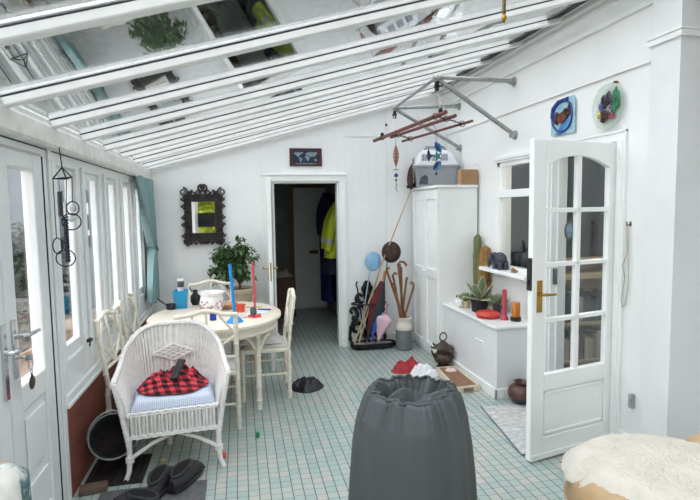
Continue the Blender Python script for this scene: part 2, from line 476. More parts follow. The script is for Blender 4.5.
# glazed door_3, opened into the room
def make_glazed_door():
    root = sroot('door_3', (0, 0, 0)); Wd, H, th = .765, 2.02, .04
    gx = [(.108, .366), (.406, .650)]; rows = [(.56, .885), (.915, 1.235), (1.265, 1.575), (1.605, None)]
    z0 = .012
    def arch(x):    # underside of the arched head
        c = .379; return 1.928-.068*((x-c)/.275)**2
    m = MB()
    m.box(0, .108, 0, th, z0, H); m.box(.650, Wd, 0, th, z0, H)
    m.box(.108, .650, 0, th, z0, .15); m.box(.108, .650, 0, th, .45, .56)
    n = 16; xs = [.108+(.542)*i/n for i in range(n+1)]
    m.prism([(x, arch(x)) for x in xs]+[(.650, H), (.108, H)], (0, 0, 0), (1, 0, 0), (0, 0, 1), (0, th, 0))
    m.box(.366, .406, .004, th-.004, .55, 1.93)
    for a, b in ((.885, .915), (1.235, 1.265), (1.575, 1.605)): m.box(.108, .650, .004, th-.004, a, b)
    obj('door_frame', m, WHITE_G, root, bevel=.005)
    m = MB(); m.box(.108, .650, .012, th-.012, .15, .45)
    for a, b, c, d in ((.115, .643, .157, .18), (.115, .643, .42, .443)): m.box(a, b, .004, th-.004, c, d)
    m.box(.115, .135, .004, th-.004, .157, .443); m.box(.623, .643, .004, th-.004, .157, .443)
    obj('lower_panel', m, WHITE_G, root, bevel=.006)
    for a, b in gx:
        for r0, r1 in rows:
            m = MB()
            if r1: m.box(a-.004, b+.004, .018, .022, r0-.004, r1+.004)
            else:
                q = [a+(b-a)*i/8 for i in range(9)]
                m.prism([(a, r0)]+[(b, r0)]+[(x, arch(x)) for x in q[::-1]], (0, .018, 0), (1, 0, 0), (0, 0, 1), (0, .004, 0))
            obj('glass_pane', m, GLASS, root)
    m = MB(); m.box(.035, .08, -.004, 0, .96, 1.16)
    m.tube([(.055, 0, 1.075), (.055, -.04, 1.075), (.07, -.047, 1.075), (.15, -.047, 1.072)], [.009, .009, .009, .007], 10)
    obj('door_handle', m, BRASS, root, smooth=40, bevel=.002)
    m = MB(); m.box(-.012, .001, .004, .036, 1.10, 1.30); m.box(-.02, -.01, .014, .024, 1.14, 1.17)
    obj('lock_case', m, BLACK, root)
    for z in (.3, 1.72):
        m = MB(); m.tube([(Wd+.006, -.004, z-.045), (Wd+.006, -.004, z+.045)], .007, 8); m.box(Wd-.004, Wd+.012, 0, .02, z-.045, z+.045)
        obj('hinge', m, STEEL, root, smooth=40)
    m = MB(); m.box(0, Wd, -.008, 0, z0, .05); obj('kick_strip', m, WHITE_G, root, bevel=.003)
    return root
d3 = make_glazed_door()
d3.location = (1.737, 2.822, 0); d3.rotation_euler = (0, 0, atan2(3.0-2.834, 2.49-1.735))

# kitchen window in the right wall
w = sroot('window_6', (XR, 4.25, 1.0))
m = MB()
x0, x1 = XR-.012, XR+.06
m.box(x0, x1, 3.90, 3.955, 1.04, 2.05); m.box(x0, x1, 4.545, 4.60, 1.04, 2.05)
m.box(x0, x1, 3.90, 4.60, 1.0, 1.06); m.box(x0, x1, 3.90, 4.60, 1.99, 2.05); m.box(x0-.012, x1, 3.90, 4.60, 1.70, 1.77)
m.box(x0-.03, x1-.02, 3.88, 4.62, 2.05, 2.085); m.box(x0-.02, x1, 3.88, 4.62, 2.03, 2.05)
obj('window_frame', m, WHITE_G, w, bevel=.005)
m = MB(); m.box(XR+.02, XR+.024, 3.955, 4.545, 1.06, 1.70); m.box(XR+.02, XR+.024, 3.955, 4.545, 1.77, 1.99)
obj('glass_pane', m, GLASS, w)
m = MB(); m.box(XR-.15, XR+.02, 3.86, 4.70, .995, 1.03); obj('window_sill', m, WHITE_G, w, bevel=.006)
m = MB(); m.box(XR+.06, XR+.14, 3.90, 4.60, 1.0, 1.035); obj('inner_sill', m, WHITE, w)

# left wall: brick dado, frames
m = MB(); m.box(-1.22, XL, 3.045, YB, 0, .53); struct('wall_left', m, BRICK)
m = MB(); m.box(-1.22, -.955, 3.045, YB, .53, .555); m.box(-1.06, -.965, 3.045, YB, .555, .60); struct('trim_9', m, UPVC, bevel=.005)
fy = [3.045, 3.585, 4.125, 4.665, 5.205, 5.745]
for i in range(5):
    y0, y1 = fy[i], fy[i+1]
    w = sroot('window_%d' % (i+1), (XL, (y0+y1)/2, .6))
    m = MB(); a, b = y0+.095, y1-.095
    for q0, q1 in ((y0, a), (b, y1)): m.box(-1.045, XL, q0, q1, .60, 1.95)
    m.box(-1.045, XL, a, b, .60, .78); m.box(-1.045, XL, a, b, 1.88, 1.95)
    # sash inside the frame
    for q0, q1 in ((a, a+.035), (b-.035, b)): m.box(-1.04, -1.0, q0, q1, .78, 1.88)
    m.box(-1.04, -1.0, a+.035, b-.035, .78, .85); m.box(-1.04, -1.0, a+.035, b-.035, 1.84, 1.88)
    obj('window_frame', m, UPVC, w, bevel=.006)
    m = MB(); m.box(-1.024, -1.019, a+.035, b-.035, .85, 1.84); obj('glass_pane', m, GLASS, w)
    m = MB(); yh = y0+.04
    m.box(XL+.0, XL+.018, y0-.02, y0+.02, .70, 1.9); obj('cover_strip', m, UPVC, w, bevel=.005)
    if i in (0, 1):
        m = MB(); m.cbox((XL+.03, b-.02, .815), (.025, .05, .018)); m.tube([(XL+.035, b-.03, .815), (XL+.05, b-.10, .80)], .006, 6); obj('window_handle', m, BLACK if i == 0 else CHROME, w)
m = MB(); m.box(-1.045, XL, 5.745, YB, .60, 1.95); struct('trim_10', m, UPVC)

# french doors in the left wall
d1 = sroot('door_1', (XL, 2.4, 0))
m = MB()
m.box(-1.045, XL, 2.935, 3.045, 0, 1.95); m.box(-1.045, XL, 1.60, 2.935, 1.915, 1.95); m.box(-1.045, XL, 1.45, 1.60, 0, 1.95)
m.box(XL, XL+.012, 2.99, 3.045, 0, 1.95)
obj('door_frame', m, UPVC, d1, bevel=.006)
for k, (y0, y1) in enumerate(((2.405, 2.925), (1.61, 2.393))):
    m = MB(); s0, s1 = y0+.115, y1-.115
    x0, x1 = -1.04, XL
    m.box(x0, x1, y0, s0, .02, 1.905); m.box(x0, x1, s1, y1, .02, 1.905)
    m.box(x0, x1, s0, s1, .02, .16); m.box(x0, x1, s0, s1, .72, .84); m.box(x0, x1, s0, s1, 1.825, 1.905)
    leaf = obj('door_leaf', m, UPVC, d1, bevel=.008)
    m = MB(); m.box(x0+.02, x1-.015, s0, s1, .16, .72)
    for (a, b, c, d) in ((s0+.03, s1-.03, .20, .36), (s0+.03, s1-.03, .42, .68)):
        m.prism([(a, c), (b, c), (b, d), (a, d)], (x1-.015, 0, 0), (0, 1, 0), (0, 0, 1), (.014, 0, 0))
    obj('raised_panel', m, UPVC, leaf, bevel=.012, seg=3)
    m = MB(); m.box(-1.016, -1.011, s0, s1, .84, 1.825); obj('glass_pane', m, GLASS, leaf)
    m = MB(); m.box(x1-.004, x1+.003, y1-.003, y1+.006, .02, 1.905) if k == 0 else m.box(x1-.03, x1-.012, y1, y1+.012, .02, 1.905)
    m.box(-1.05, XL-.02, y0-.012, y0, .02, 1.905)
    obj('seal', m, GASKET, leaf)
m = MB()
m.box(XL, XL+.010, 2.44, 2.475, .90, 1.16)
m.tube([(XL, 2.46, 1.085), (XL+.045, 2.46, 1.085), (XL+.055, 2.475, 1.085), (XL+.055, 2.60, 1.08)], [.011, .011, .011, .008], 10)
obj('door_handle', m, CHROME, d1, smooth=40, bevel=.002)
m = MB(); m.box(XL, XL+.012, 2.335, 2.37, .84, 1.16); m.tube([(XL, 2.355, 1.04), (XL+.045, 2.355, 1.04), (XL+.05, 2.37, 1.04), (XL+.05, 2.47, 1.03)], [.012, .012, .012, .009], 10)
obj('door_handle', m, CHROME, d1, smooth=40, bevel=.002)
# eaves beam
m = MB(); m.prism([(-1.2, 1.95), (-.925, 1.95), (-.915, 1.965), (-.915, 2.05), (-.925, 2.06), (-.925, roofz(-.925)-.005), (-1.2, roofz(-1.2)-.005)], (0, -1.7, 0), (1, 0, 0), (0, 0, 1), (0, 7.55, 0))
struct('trim_11', m, EAVES, bevel=.004)
m = MB(); m.box(-.99, -.976, -1.7, YB, 1.945, 1.951); struct('trim_12', m, GASKET)

# roof
roof = sroot('ceiling', (0, 2, 2.4))
ry = [-1.6, -1.05, -.5, .06, .62, 1.18, 1.745, 2.385, 2.94, 3.455, 3.99, 4.5, 5.04, 5.5]
xa, xb = -.93, 2.36
sl = Vector((1, 0, .275)).normalized(); nr = Vector((-.275, 0, 1)).normalized()
L = (xb-xa)/sl.x
for y in ry+[5.80]:
    w_ = .05 if y < 5.7 else .07
    m = MB(); o0 = Vector((xa, y, roofz(xa)))
    # bar below the glass with a stepped foot
    m.prism([(-w_/2+.006, -.042), (w_/2-.006, -.042), (w_/2, -.036), (w_/2, -.0055), (-w_/2, -.0055), (-w_/2, -.036)], o0, (0, 1, 0), nr, sl*L)
    r = obj('rafter', m, RAFT, roof, bevel=.003)
    m = MB(); m.prism([(-w_/2-.002, -.0055), (w_/2+.002, -.0055), (w_/2+.002, .004), (-w_/2-.002, .004)], o0, (0, 1, 0), nr, sl*L); obj('gasket', m, GASKET, r)
    m = MB(); m.prism([(-w_/2, .005), (w_/2, .005), (w_/2-.008, .018), (-w_/2+.008, .018)], o0, (0, 1, 0), nr, sl*(L+.15)); obj('top_cap', m, RAFT, r)
for a, b in zip(ry, ry[1:]+[5.80]):
    m = MB(); o0 = Vector((-1.12, a+.027, roofz(-1.12))); m.prism([(0, -.003), (b-a-.054, -.003), (b-a-.054, .003), (0, .003)], o0, (0, 1, 0), nr, sl*(L+.42))
    obj('glass_pane', m, ROOFGLASS, roof)
# ceiling of the wider part of the room and the near end, behind the camera
m = MB(); m.box(2.45, 5.2, -1.8, 2.60, 3.03, 3.15); m.box(2.3, 2.45, -1.8, 2.5, 2.9, 3.15); struct('ceiling_side', m, WHITE)
m = MB(); m.box(5.05, 5.2, -1.8, 2.46, 0, 3.1); struct('wall_side', m, WHITE)
m = MB()
for x0, x1 in ((-1.12, -1.02), (1.7, 1.8), (3.1, 3.3), (4.1, 5.2)): m.box(x0, x1, -1.8, -1.68, 0, 3.05)
m.box(-1.12, 5.2, -1.8, -1.68, 0, .75); m.box(-1.12, 5.2, -1.8, -1.68, 2.05, 3.05)
struct('wall_front', m, WHITE)
m = MB(); m.box(-1.02, 1.7, -1.76, -1.70, 1.20, 1.56); struct('added_reflection_bar', m, M('charcoal added bar', '#202326', .6))  # added bar behind the camera, supplies the dark band in the mirror
m = MB(); m.box(-1.12, -1.02, -1.7, 1.45, 0, .6); m.box(-1.12, -1.02, .0, 1.45, .6, 1.95); m.box(-1.12, -1.02, -1.7, -.9, .6, 1.95)
struct('wall_left_near', m, UPVC)

# utility room beyond the back doorway
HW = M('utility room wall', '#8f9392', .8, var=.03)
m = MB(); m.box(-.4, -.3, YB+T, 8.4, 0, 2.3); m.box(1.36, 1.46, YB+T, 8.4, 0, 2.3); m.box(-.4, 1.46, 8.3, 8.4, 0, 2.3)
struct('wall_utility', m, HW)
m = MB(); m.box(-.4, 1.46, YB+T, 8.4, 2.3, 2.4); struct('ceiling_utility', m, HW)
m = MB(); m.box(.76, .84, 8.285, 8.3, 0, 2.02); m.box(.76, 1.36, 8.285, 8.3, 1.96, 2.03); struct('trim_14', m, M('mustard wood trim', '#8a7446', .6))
d4 = sroot('door_4', (1.1, 8.28, 0))
m = MB(); m.box(.84, 1.36, 8.245, 8.285, .01, 1.96); obj('door_leaf', m, WHITE_G, d4)
m = MB()
for z0, z1 in ((.2, .75), (1.05, 1.8)): m.box(.93, 1.30, 8.238, 8.246, z0, z1)
obj('door_panel', m, WHITE_G, d4, bevel=.004)
m = MB(); m.box(1.08, 1.22, 8.235, 8.24, .90, .95); obj('letter_plate', m, BRONZE, d4)

# outside: ground, timber shed wall, sky
t = NT('peach stone paving'); br = t.n('ShaderNodeTexVoronoi'); br.inputs['Scale'].default_value = 4; t.l(t.pos(), br.inputs['Vector'])
n_ = t.noise(3, 5); c_ = t.ramp(n_, [(.3, lin('#85695a')), (.7, lin('#ab9484'))]); c2_ = t.mix(.35, c_, t.ramp(br.outputs[0], [(0, lin('#b8a392')), (.6, lin('#74594a'))]))
t.principled(c2_, .8); PAVE = t.m
m = MB(); m.box(-14, -1.12, -12, 22, -.3, -.06); m.box(-1.12, 14, 8.4, 22, -.3, -.06); m.box(-1.12, 14, -12, -1.8, -.3, -.06); m.box(5.2, 14, -1.8, 8.4, -.3, -.06)
struct('ground', m, PAVE)
SHED = clad('blue grey shed boards', '#5f6a72', 'X', .14)
shed = thing('garden_shed', 'pale blue-grey boarded shed outside beyond the left windows', 'shed', (-5.5, 9.8, -.06))
m = MB(); m.box(-9.5, -1.5, 9.6, 11, -.06, 3.0); obj('shed_wall', m, SHED, shed)
m = MB(); m.prism([(9.45, 3.0), (11.15, 3.0), (11.15, 3.4), (9.45, 3.1)], (-9.6, 0, 0), (0, 1, 0), (0, 0, 1), (8.2, 0, 0)); obj('shed_roof', m, LEAD, shed)
def leafy(name, c, d, n, s, mat, parent=None, label=None, cat=None, seed=1, base=None, group=None, droop=0):
    rnd = random.Random(seed); mm = MB()
    for _ in range(n):
        while True:
            p = Vector((rnd.uniform(-1, 1), rnd.uniform(-1, 1), rnd.uniform(-1, 1)))
            if p.length <= 1 and noise.noise(p*2.2+Vector((seed, 0, 0))) > -.12: break
        q = Vector((c[0]+p.x*d[0], c[1]+p.y*d[1], c[2]+p.z*d[2]))
        a = rnd.uniform(0, 2*pi); e = rnd.uniform(-.9, .3)-droop
        f = Vector((cos(a)*cos(e), sin(a)*cos(e), sin(e))); sd = f.cross(Vector((rnd.uniform(-.3, .3), rnd.uniform(-.3, .3), 1))).normalized(); up = sd.cross(f)
        k = s*rnd.uniform(.7, 1.25)
        mm.add([q-f*k, q+sd*k*.42+up*k*.06, q+f*k-up*k*.12, q-sd*k*.42+up*k*.06, q-up*k*.05], [(0, 1, 4), (1, 2, 4), (2, 3, 4), (3, 0, 4)])
    if parent is not None: return obj(name, mm, mat, parent)
    return solo(name, mm, mat, label, cat, base, group)
BUSH = M('dark outdoor foliage', '#2b3527', .6, var=.3, scale=3)
tr_lab = ['dark tree outside, leftmost of those behind the roof glass', 'dark tree outside, second from the left behind the roof glass', 'dark tree outside, second from the right behind the roof glass', 'dark tree outside, rightmost of those behind the roof glass']
for i, (x, y, h, r) in enumerate(((-8.4, 13.4, 9.2, 3.2), (-2.7, 13.4, 9.5, 3.3), (3.0, 13.4, 9.3, 3.3), (8.7, 13.4, 9.3, 3.2))):
    tr = thing('tree', tr_lab[i], 'tree', (x, y, -.06), 'trees behind the house')
    mm = MB(); mm.tube([(x, y, -.06), (x+.1, y, 2), (x, y+.1, h*.8)], [.22, .17, .06], 8); obj('trunk', mm, M('bark', '#3b332b', .9) if i == 0 else bpy.data.materials['bark'], tr, smooth=60)
    mm = MB(); mm.ell((x, y+.5, h*.54), (r*.86, 1.1, h*.47), 28, 18, None, .55, 9, i); obj('inner_foliage', mm, BUSH, tr, smooth=60)
    leafy('foliage', (x, y-.2, h*.56), (r, 1.3, h*.5), 2600, .24, BUSH, tr, seed=i+3)
b = thing('shrub', 'dark shrub outside, seen through the glass of the french door', 'shrub', (-2.95, 7.4, -.06))
mm = MB(); mm.tube([(-2.80, 7.4, -.06), (-2.80, 7.4, 1.0)], .04, 6); obj('stem', mm, bpy.data.materials['bark'], b)
leafy('foliage', (-2.78, 7.4, .75), (.72, .5, .74), 2200, .09, BUSH, b, seed=11); mm = MB(); mm.ell((-2.78, 7.5, .72), (.6, .4, .62), 18, 12, None, .5, 8, 2); obj('inner_foliage', mm, BUSH, b, smooth=60)
PLANK = wood_mat('raw timber', '#a07a5c', '#c2a182', 1, 10)
for i, (c, d, rz, lab) in enumerate((((-2.35, 6.4, 0), (.14, 1.5, .05), .9, 'lowest raw timber plank, angled right, on the patio outside the french door'), ((-2.05, 5.5, 0), (.10, 1.5, .05), -.5, 'raw timber plank nearest the french door on the patio'),
        ((-2.4, 6.6, .055), (.10, 1.4, .05), -.3, 'raw timber plank lying on top of the patio pile'), ((-2.9, 6.3, 0), (.10, 1.7, .05), .3, 'raw timber plank furthest left on the patio outside'))):
    mm = MB(); mm.cbox((c[0], c[1], c[2]-.035), d, Matrix.Rotation(rz, 3, 'Z')); solo('timber_plank', mm, PLANK, lab, 'plank', c, 'loose planks outside')
m = MB()
leafy('foliage', (-1.1, -8, 1.3), (4, .8, 1.7), 6000, .16, M('bright garden leaves', '#a7b53a', .6, var=.25, scale=2), None, 'yellow-green garden hedge reflected in the back wall mirror', 'hedge', 21, (-1.1, -8, -.06)).name = 'garden_hedge'

hc = bpy.data.objects['garden_hedge']; mm = MB(); mm.ell((-1.1, -8.3, 1.2), (3.8, .6, 1.7), 30, 14, None, .35, 9, 3); obj('inner_foliage', mm, bpy.data.materials['bright garden leaves'], hc, smooth=60)

# ================================================================ FURNITURE
# ---- round-ended dining table
TC = (-.225, 4.48); TA, TB = .55, .60
t_ = thing('dining_table', 'cream oval dining table cluttered with toys and pots, by the left windows', 'table', (TC[0], TC[1], 0))
def oval(a, b, z, n=48): return [(TC[0]+a*cos(2*pi*i/n), TC[1]+b*sin(2*pi*i/n), z) for i in range(n)]
m = MB(); m.loft([oval(TA-.012, TB-.012, .706), oval(TA, TB, .712), oval(TA, TB, .732), oval(TA-.01, TB-.01, .74)])
obj('tabletop', m, CREAM_T, t_, smooth=50)
m = MB(); m.loft([oval(TA-.045, TB-.045, .625), oval(TA-.03, TB-.03, .64), oval(TA-.04, TB-.04, .66), oval(TA-.03, TB-.03, .706)]); obj('apron', m, CREAM_T, t_, smooth=30)
def bamboo(m, pts, r, knots=()):
    m.tube(pts, r, 9)
    a = Vector(pts[0]); b = Vector(pts[-1])
    for k in knots:
        c = a.lerp(b, k); d = (b-a).normalized()
        m.tube([c-d*.008, c-d*.003, c+d*.003, c+d*.008], [r, r*1.25, r*1.25, r], 9)
for lx, ly in ((.11, 4.14), (.11, 4.79), (-.56, 4.14), (-.56, 4.79)):
    m = MB(); bamboo(m, [(lx, ly, 0), (lx, ly, .64)], .022, (.12, .3, .5, .7, .88)); obj('leg', m, CREAM, t_, smooth=40)
    m = MB()
    for dx, dy in ((1, 0), (-1, 0), (0, 1), (0, -1)):
        e = (.12 if dx*(lx-TC[0]) <= 0 and dy*(ly-TC[1]) <= 0 else .075)
        m.tube([(lx+dx*(.022+e*.0), ly+dy*.022, .50), (lx+dx*(.022+e*.25), ly+dy*(.022+e*.25), .56), (lx+dx*(.022+e*.6), ly+dy*(.022+e*.6), .60), (lx+dx*(.022+e), ly+dy*(.022+e), .628)], .009, 7)
    obj('corner_bracket', m, CREAM, t_, smooth=50)

# ---- faux bamboo chairs. local: faces -y?  seat spans y 0..-.42 with the back at y = 0, x +-.21
CUSH = fabric('pale grey tufted seat pad', '#d9d8d4', .05, .3)
def make_chair():
    r = thing('dining_chair', '', 'chair')
    w, d = .205, .41
    m = MB(); m.box(-w-.01, w+.01, -d, .005, .405, .445); obj('seat', m, CREAM, r, bevel=.012)
    for sx in (-1, 1):
        m = MB(); bamboo(m, [(sx*w, 0, 0), (sx*w, 0, .42)], .017, (.15, .4, .65, .9))
        obj('leg', m, CREAM, r, smooth=40)
        m = MB(); bamboo(m, [(sx*w, -d+.02, 0), (sx*w, -d+.02, .42)], .017, (.15, .4, .65, .9)); obj('leg', m, CREAM, r, smooth=40)
        m = MB(); bamboo(m, [(sx*w, -.005, .43), (sx*w, .02, .65), (sx*w, .055, .872)], .016, (.2, .5, .8)); obj('back_post', m, CREAM, r, smooth=40)
    m = MB(); z = .19
    m.tube([(-w, 0, z), (w, 0, z)], .010, 7); m.tube([(-w, -d+.02, z), (w, -d+.02, z)], .010, 7)
    for sx in (-1, 1): m.tube([(sx*w, 0, z+.03), (sx*w, -d+.02, z+.03)], .010, 7)
    obj('stretcher', m, CREAM, r, smooth=40)
    m = MB(); yb = lambda z: .02+(.035)*(z-.65)/.21 if z > .65 else .025*(z-.43)/.22-.005
    pts = [(-w-.01, .874), (-.16, .874), (-.11, .882), (-.05, .902), (0, .907), (.05, .902), (.11, .882), (.16, .874), (w+.01, .874)]
    m.tube([(x, yb(z), z) for x, z in pts], .016, 9)
    obj('top_rail', m, CREAM, r, smooth=60)
    m = MB()
    def ln(a, b, rr=.009): m.tube([(a[0], yb(a[1]), a[1]), ((a[0]+b[0])/2, yb((a[1]+b[1])/2), (a[1]+b[1])/2), (b[0], yb(b[1]), b[1])], rr, 7)
    ln((-w, .55), (w, .55), .012)
    ln((-.09, .865), (-w, .72)); ln((.09, .865), (w, .72)); ln((-w, .72), (0, .56)); ln((w, .72), (0, .56))
    ln((0, .90), (0, .56), .008)
    obj('back_lattice', m, CREAM, r, smooth=60)
    m = MB()
    def padz(x, y): return .022*(1-abs(x/.2)**4)*(1-abs((y+.2)/.2)**4)
    m.grid(lambda u, v: (-.195+.39*u, -.405+.39*v, .447+padz(-.195+.39*u, -.405+.39*v)*1.6+.006*sin(u*9)*sin(v*9)), 14, 14, (0, 0, -.001))
    obj('seat_pad', m, CUSH, r, smooth=60)
    return r
ch = make_chair()
GC = 'faux bamboo dining chairs'
ch.location = (-.257, 3.805, 0); ch.rotation_euler = (0, 0, pi)
ch['label'] = 'cream bamboo dining chair directly behind the wicker armchair, its back to the viewer'; ch['group'] = GC
dup(ch, (.375, 4.54, 0), -pi/2, 'cream bamboo dining chair seen side-on, right of the table')
dup(ch, (-.31, 5.30, 0), 0, 'cream bamboo dining chair beyond the table, in front of the plant pot')
dup(ch, (-.90, 3.90, 0), pi/2-.08, 'cream bamboo dining chair by the windows, just behind the wicker arm')
dup(ch, (-.93, 4.72, 0), pi/2-.05, 'cream bamboo dining chair by the windows, nearest the teal curtain')
# crumpled cushion lying on the right chair
m = MB(); m.grid(lambda u, v: (-.04+.36*u, 4.37+.34*v, .478+.075*max(0, (1-(2*u-1)**4)*(1-(2*v-1)**4))**.5*(.75+.5*noise.noise(Vector((u*4, v*4, 2))))), 22, 22, (0, 0, -.003))
solo('seat_cushion', m, fabric('creased pale cushion', '#d6d5d2', .06, .6, 10), 'crumpled pale grey cushion on the side-on chair right of the table', 'cushion', (.14, 4.54, .47), smooth=70)

# ---- white wicker armchair (local, faces -y)
wk = thing('wicker_armchair', 'white wicker armchair with blue check seat cushion, left foreground', 'armchair', (0, 0, 0))
hw, dp = .262, .44
def plan(s, off=0, zz=0):
    """U plan: s -1..1, from left front round the back to right front"""
    a = abs(s); sg = 1 if s >= 0 else -1
    sl_ = .40                                    # straight arm share
    if a > 1-sl_:
        k = (a-(1-sl_))/sl_; x = hw+off; y = -(.26)+(.18)*1.0-(k)*.30+.0
        return (sg*x, -.13-k*.30)
    th = a/(1-sl_)*pi/2
    return (sg*(hw+off)*sin(th)**.8 if th > 0 else 0, -.13+(.125+off)*cos(th)**.9)
def top_h(s):
    a = abs(s)
    T_ = ((0, .845), (.06, .845), (.12, .843), (.20, .832), (.30, .798), (.43, .732), (.6, .655), (.8, .62), (1.0, .60))
    for p, q in zip(T_, T_[1:]):
        if a <= q[0]: k = (a-p[0])/(q[0]-p[0]); return p[1]+(q[1]-p[1])*k
    return .60
NU, NV = 464, 14
def shell(u, v):
    s = 2*u-1; h = top_h(s); z = .39+(h-.39)*v
    flare = (.035+.038*max(0, abs(s)-.3))*v**1.5*1.2
    x, y = plan(s, flare)
    return x, y, z
m = MB()
def shell_r(u, v):
    x, y, z = shell(u, v); k = .0095*sin(u*58*2*pi)   # raised stakes
    s = 2*u-1; x2, y2 = plan(s, .0)
    n = Vector((x, y+.13, 0)); n = n.normalized() if n.length > 0 else Vector((0, 1, 0))
    br = .0022*sin(v*NV*pi)
    return (x+n.x*(k+br), y+n.y*(k+br), z)
m.grid(shell_r, NU, NV*2, .014)
obj('woven_back', m, WICKER, wk, smooth=80)
m = MB()      # braided roll along the rim and down the arm fronts
rim = []
for i in range(121):
    u = i/120; x, y, z = shell(u, 1); rim.append((x, y, z))
for k in range(3):
    pts = [(p[0]+.007*cos(i*.9+k*2.1), p[1]+.007*sin(i*.9+k*2.1)*.4, p[2]+.007*sin(i*.9+k*2.1)) for i, p in enumerate(rim)]
    m.tube(pts, .0115, 6)
for sx in (-1, 1):
    x, y, z = shell(0 if sx < 0 else 1, 1); x0, y0, z0 = shell(0 if sx < 0 else 1, 0)
    for k in range(3):
        pts = []
        for i in range(28):
            q = i/27; xx = x+(sx*hw-x)*q**.8; zz = z+(.20-z)*q
            pts.append((xx+.007*cos(i*1.1+k*2.1), y-.006+.007*sin(i*1.1+k*2.1), zz))
        m.tube(pts, .011, 6)
obj('braided_rim', m, WICKER, wk, smooth=60)
m = MB()      # woven skirt below the seat: stakes between two braided bands
for x0, x1, y0, y1 in ((-hw, hw, -.435, -.435), (-hw, -hw, -.435, .0), (hw, hw, -.435, .0), (-hw, hw, .0, .0)):
    n = int(hypot(x1-x0, y1-y0)/.021)
    for i in range(n+1):
        q = i/n; x, y = x0+(x1-x0)*q, y0+(y1-y0)*q
        m.tube([(x, y, .255), (x+.002*(-1)**i, y+.002*(-1)**i, .33), (x, y, .40)], .0085, 6)
    for z in (.25, .262, .388, .402):
        m.tube([(x0+(x1-x0)*i/40+(.003*sin(i*1.7) if y0 != y1 else 0), y0+(y1-y0)*i/40+(.003*sin(i*1.7) if y0 == y1 else 0), z+.004*sin(i*1.7+z*90)) for i in range(41)], .009, 6)
m.box(-hw+.012, hw-.012, -.422, -.012, .262, .395)
obj('woven_skirt', m, WICKER, wk, smooth=60)
m = MB()      # open diamond weave in the middle of the back
for i in range(-2, 3):
    for sg in (-1, 1):
        pts = []
        for j in range(13):
            q = -1+2*j/12; a = (i/2*.5+q*.5); b_ = (i/2*.5-q*.5)*sg
            X_, Z_ = a*.13, b_*.055
            if abs(X_)/.13+abs(Z_)/.055 <= 1.02:
                s = X_/.30*.42
                x, y = plan(s, .028); pts.append((X_, y-.030, .65+Z_+.006*((j+i) % 2)))
        if len(pts) > 1: m.tube(pts, .0095, 6)
obj('diamond_weave', m, WICKER, wk, smooth=60)
for sx in (-1, 1):
    m = MB(); m.tube([(sx*hw, -.43, .26), (sx*hw, -.432, .12), (sx*(hw+.006), -.445, .05), (sx*(hw+.025), -.455, .0)], [.017, .016, .015, .016], 10); obj('leg', m, WICKER, wk, smooth=50)
    m = MB(); m.tube([(sx*hw, 0, .26), (sx*hw, .005, .12), (sx*(hw+.01), .02, .05), (sx*(hw+.02), .04, .0)], [.017, .016, .015, .016], 10); obj('leg', m, WICKER, wk, smooth=50)
m = MB()
for sx in (-1, 1):
    for off in (0, .016): m.tube([(sx*hw, -.43, .125+off*.3), (0, -.215, .235+off), (0, -.215, .235+off)] if False else [(sx*hw, -.43, .12+off*.5), (sx*hw*.5, -.40, .19+off*.5), (0, -.40, .245)], .009, 7)
    m.tube([(sx*hw, 0, .12), (0, -.02, .245)], .009, 7)
    for k in range(4): m.tube(ring_pts((sx*hw, -.43, .108+.009*k), .021, 12), .005, 5, closed=True)
m.tube([(0, -.40, .245), (0, -.02, .245)], .009, 7)
obj('stretcher', m, WICKER, wk, smooth=50)
m = MB()
def rr_(u, v, z):
    return (-.242+.484*u, -.428+.41*v, z)
def cush_top(u, v):
    e = min(u, 1-u, v, 1-v); k = min(1, e/.08)
    return rr_(u, v, .415+.05*sqrt(max(0, 1-(1-k)**2))+.012*(1-(2*u-1)**2)*(1-(2*v-1)**2))
m.grid(cush_top, 30, 30, (0, 0, -.001))
m.box(-.242, .242, -.428, -.015, .403, .425)
obj('seat_cushion', m, GINGHAM, wk, smooth=60)
wk.location = (-.476, 3.675, 0); wk.rotation_euler = (0, 0, radians(5.5))

# crumpled plaid cloth + black case on it
def crumple(cx, cy, z, rx, ry, h, seed, n=40, fr=3.0, rot=0, amp=.55, edge=.18):
    def fn(u, v):
        a, b = 2*u-1, 2*v-1
        # square to disc
        x = a*sqrt(1-b*b/2); y = b*sqrt(1-a*a/2); r = sqrt(x*x+y*y)
        wob = 1+edge*noise.noise(Vector((cos(atan2(y, x))*1.5, sin(atan2(y, x))*1.5, seed)))
        k = max(0, 1-r**3)**.6
        n1 = noise.noise(Vector((x*fr, y*fr, seed)))
        ridge = 1-abs(noise.noise(Vector((x*fr*.9+3, y*fr*.9, seed+5))))*2.2
        n2 = noise.noise(Vector((x*fr*2.3, y*fr*2.3, seed+9)))
        zz = h*k*(.62+amp*n1+.12*ridge+.28*n2)
        X_, Y_ = x*rx*wob, y*ry*wob
        return (cx+X_*cos(rot)-Y_*sin(rot), cy+X_*sin(rot)+Y_*cos(rot), z+max(.003, zz)*(.15+.85*k) if r < .999 else z+.002)
    m = MB(); m.grid(fn, n, n, (0, 0, -.002)); return m
m = crumple(-.458, 3.455, .482, .235, .16, .13, 3.2, n=64, fr=3.6, rot=.10, amp=.6)
solo('plaid_shirt', m, PLAID, 'crumpled red and black plaid shirt on the wicker armchair', 'shirt', (-.475, 3.44, .48), smooth=80, uvxy=lambda c: (c.x*.95+c.z*.5, c.y*1.0+c.z*1.2))
m = MB(); R_ = Matrix.Rotation(-.25, 3, 'Y') @ Matrix.Rotation(.45, 3, 'X') @ Matrix.Rotation(-.35, 3, 'Z')
m.cbox((-.42, 3.395, .605), (.05, .17, .022), R_)
rc = thing('remote_control', 'black remote control lying on the plaid shirt', 'remote control', (-.435, 3.405, .575))
obj('body', m, BLACK, rc, bevel=.006)
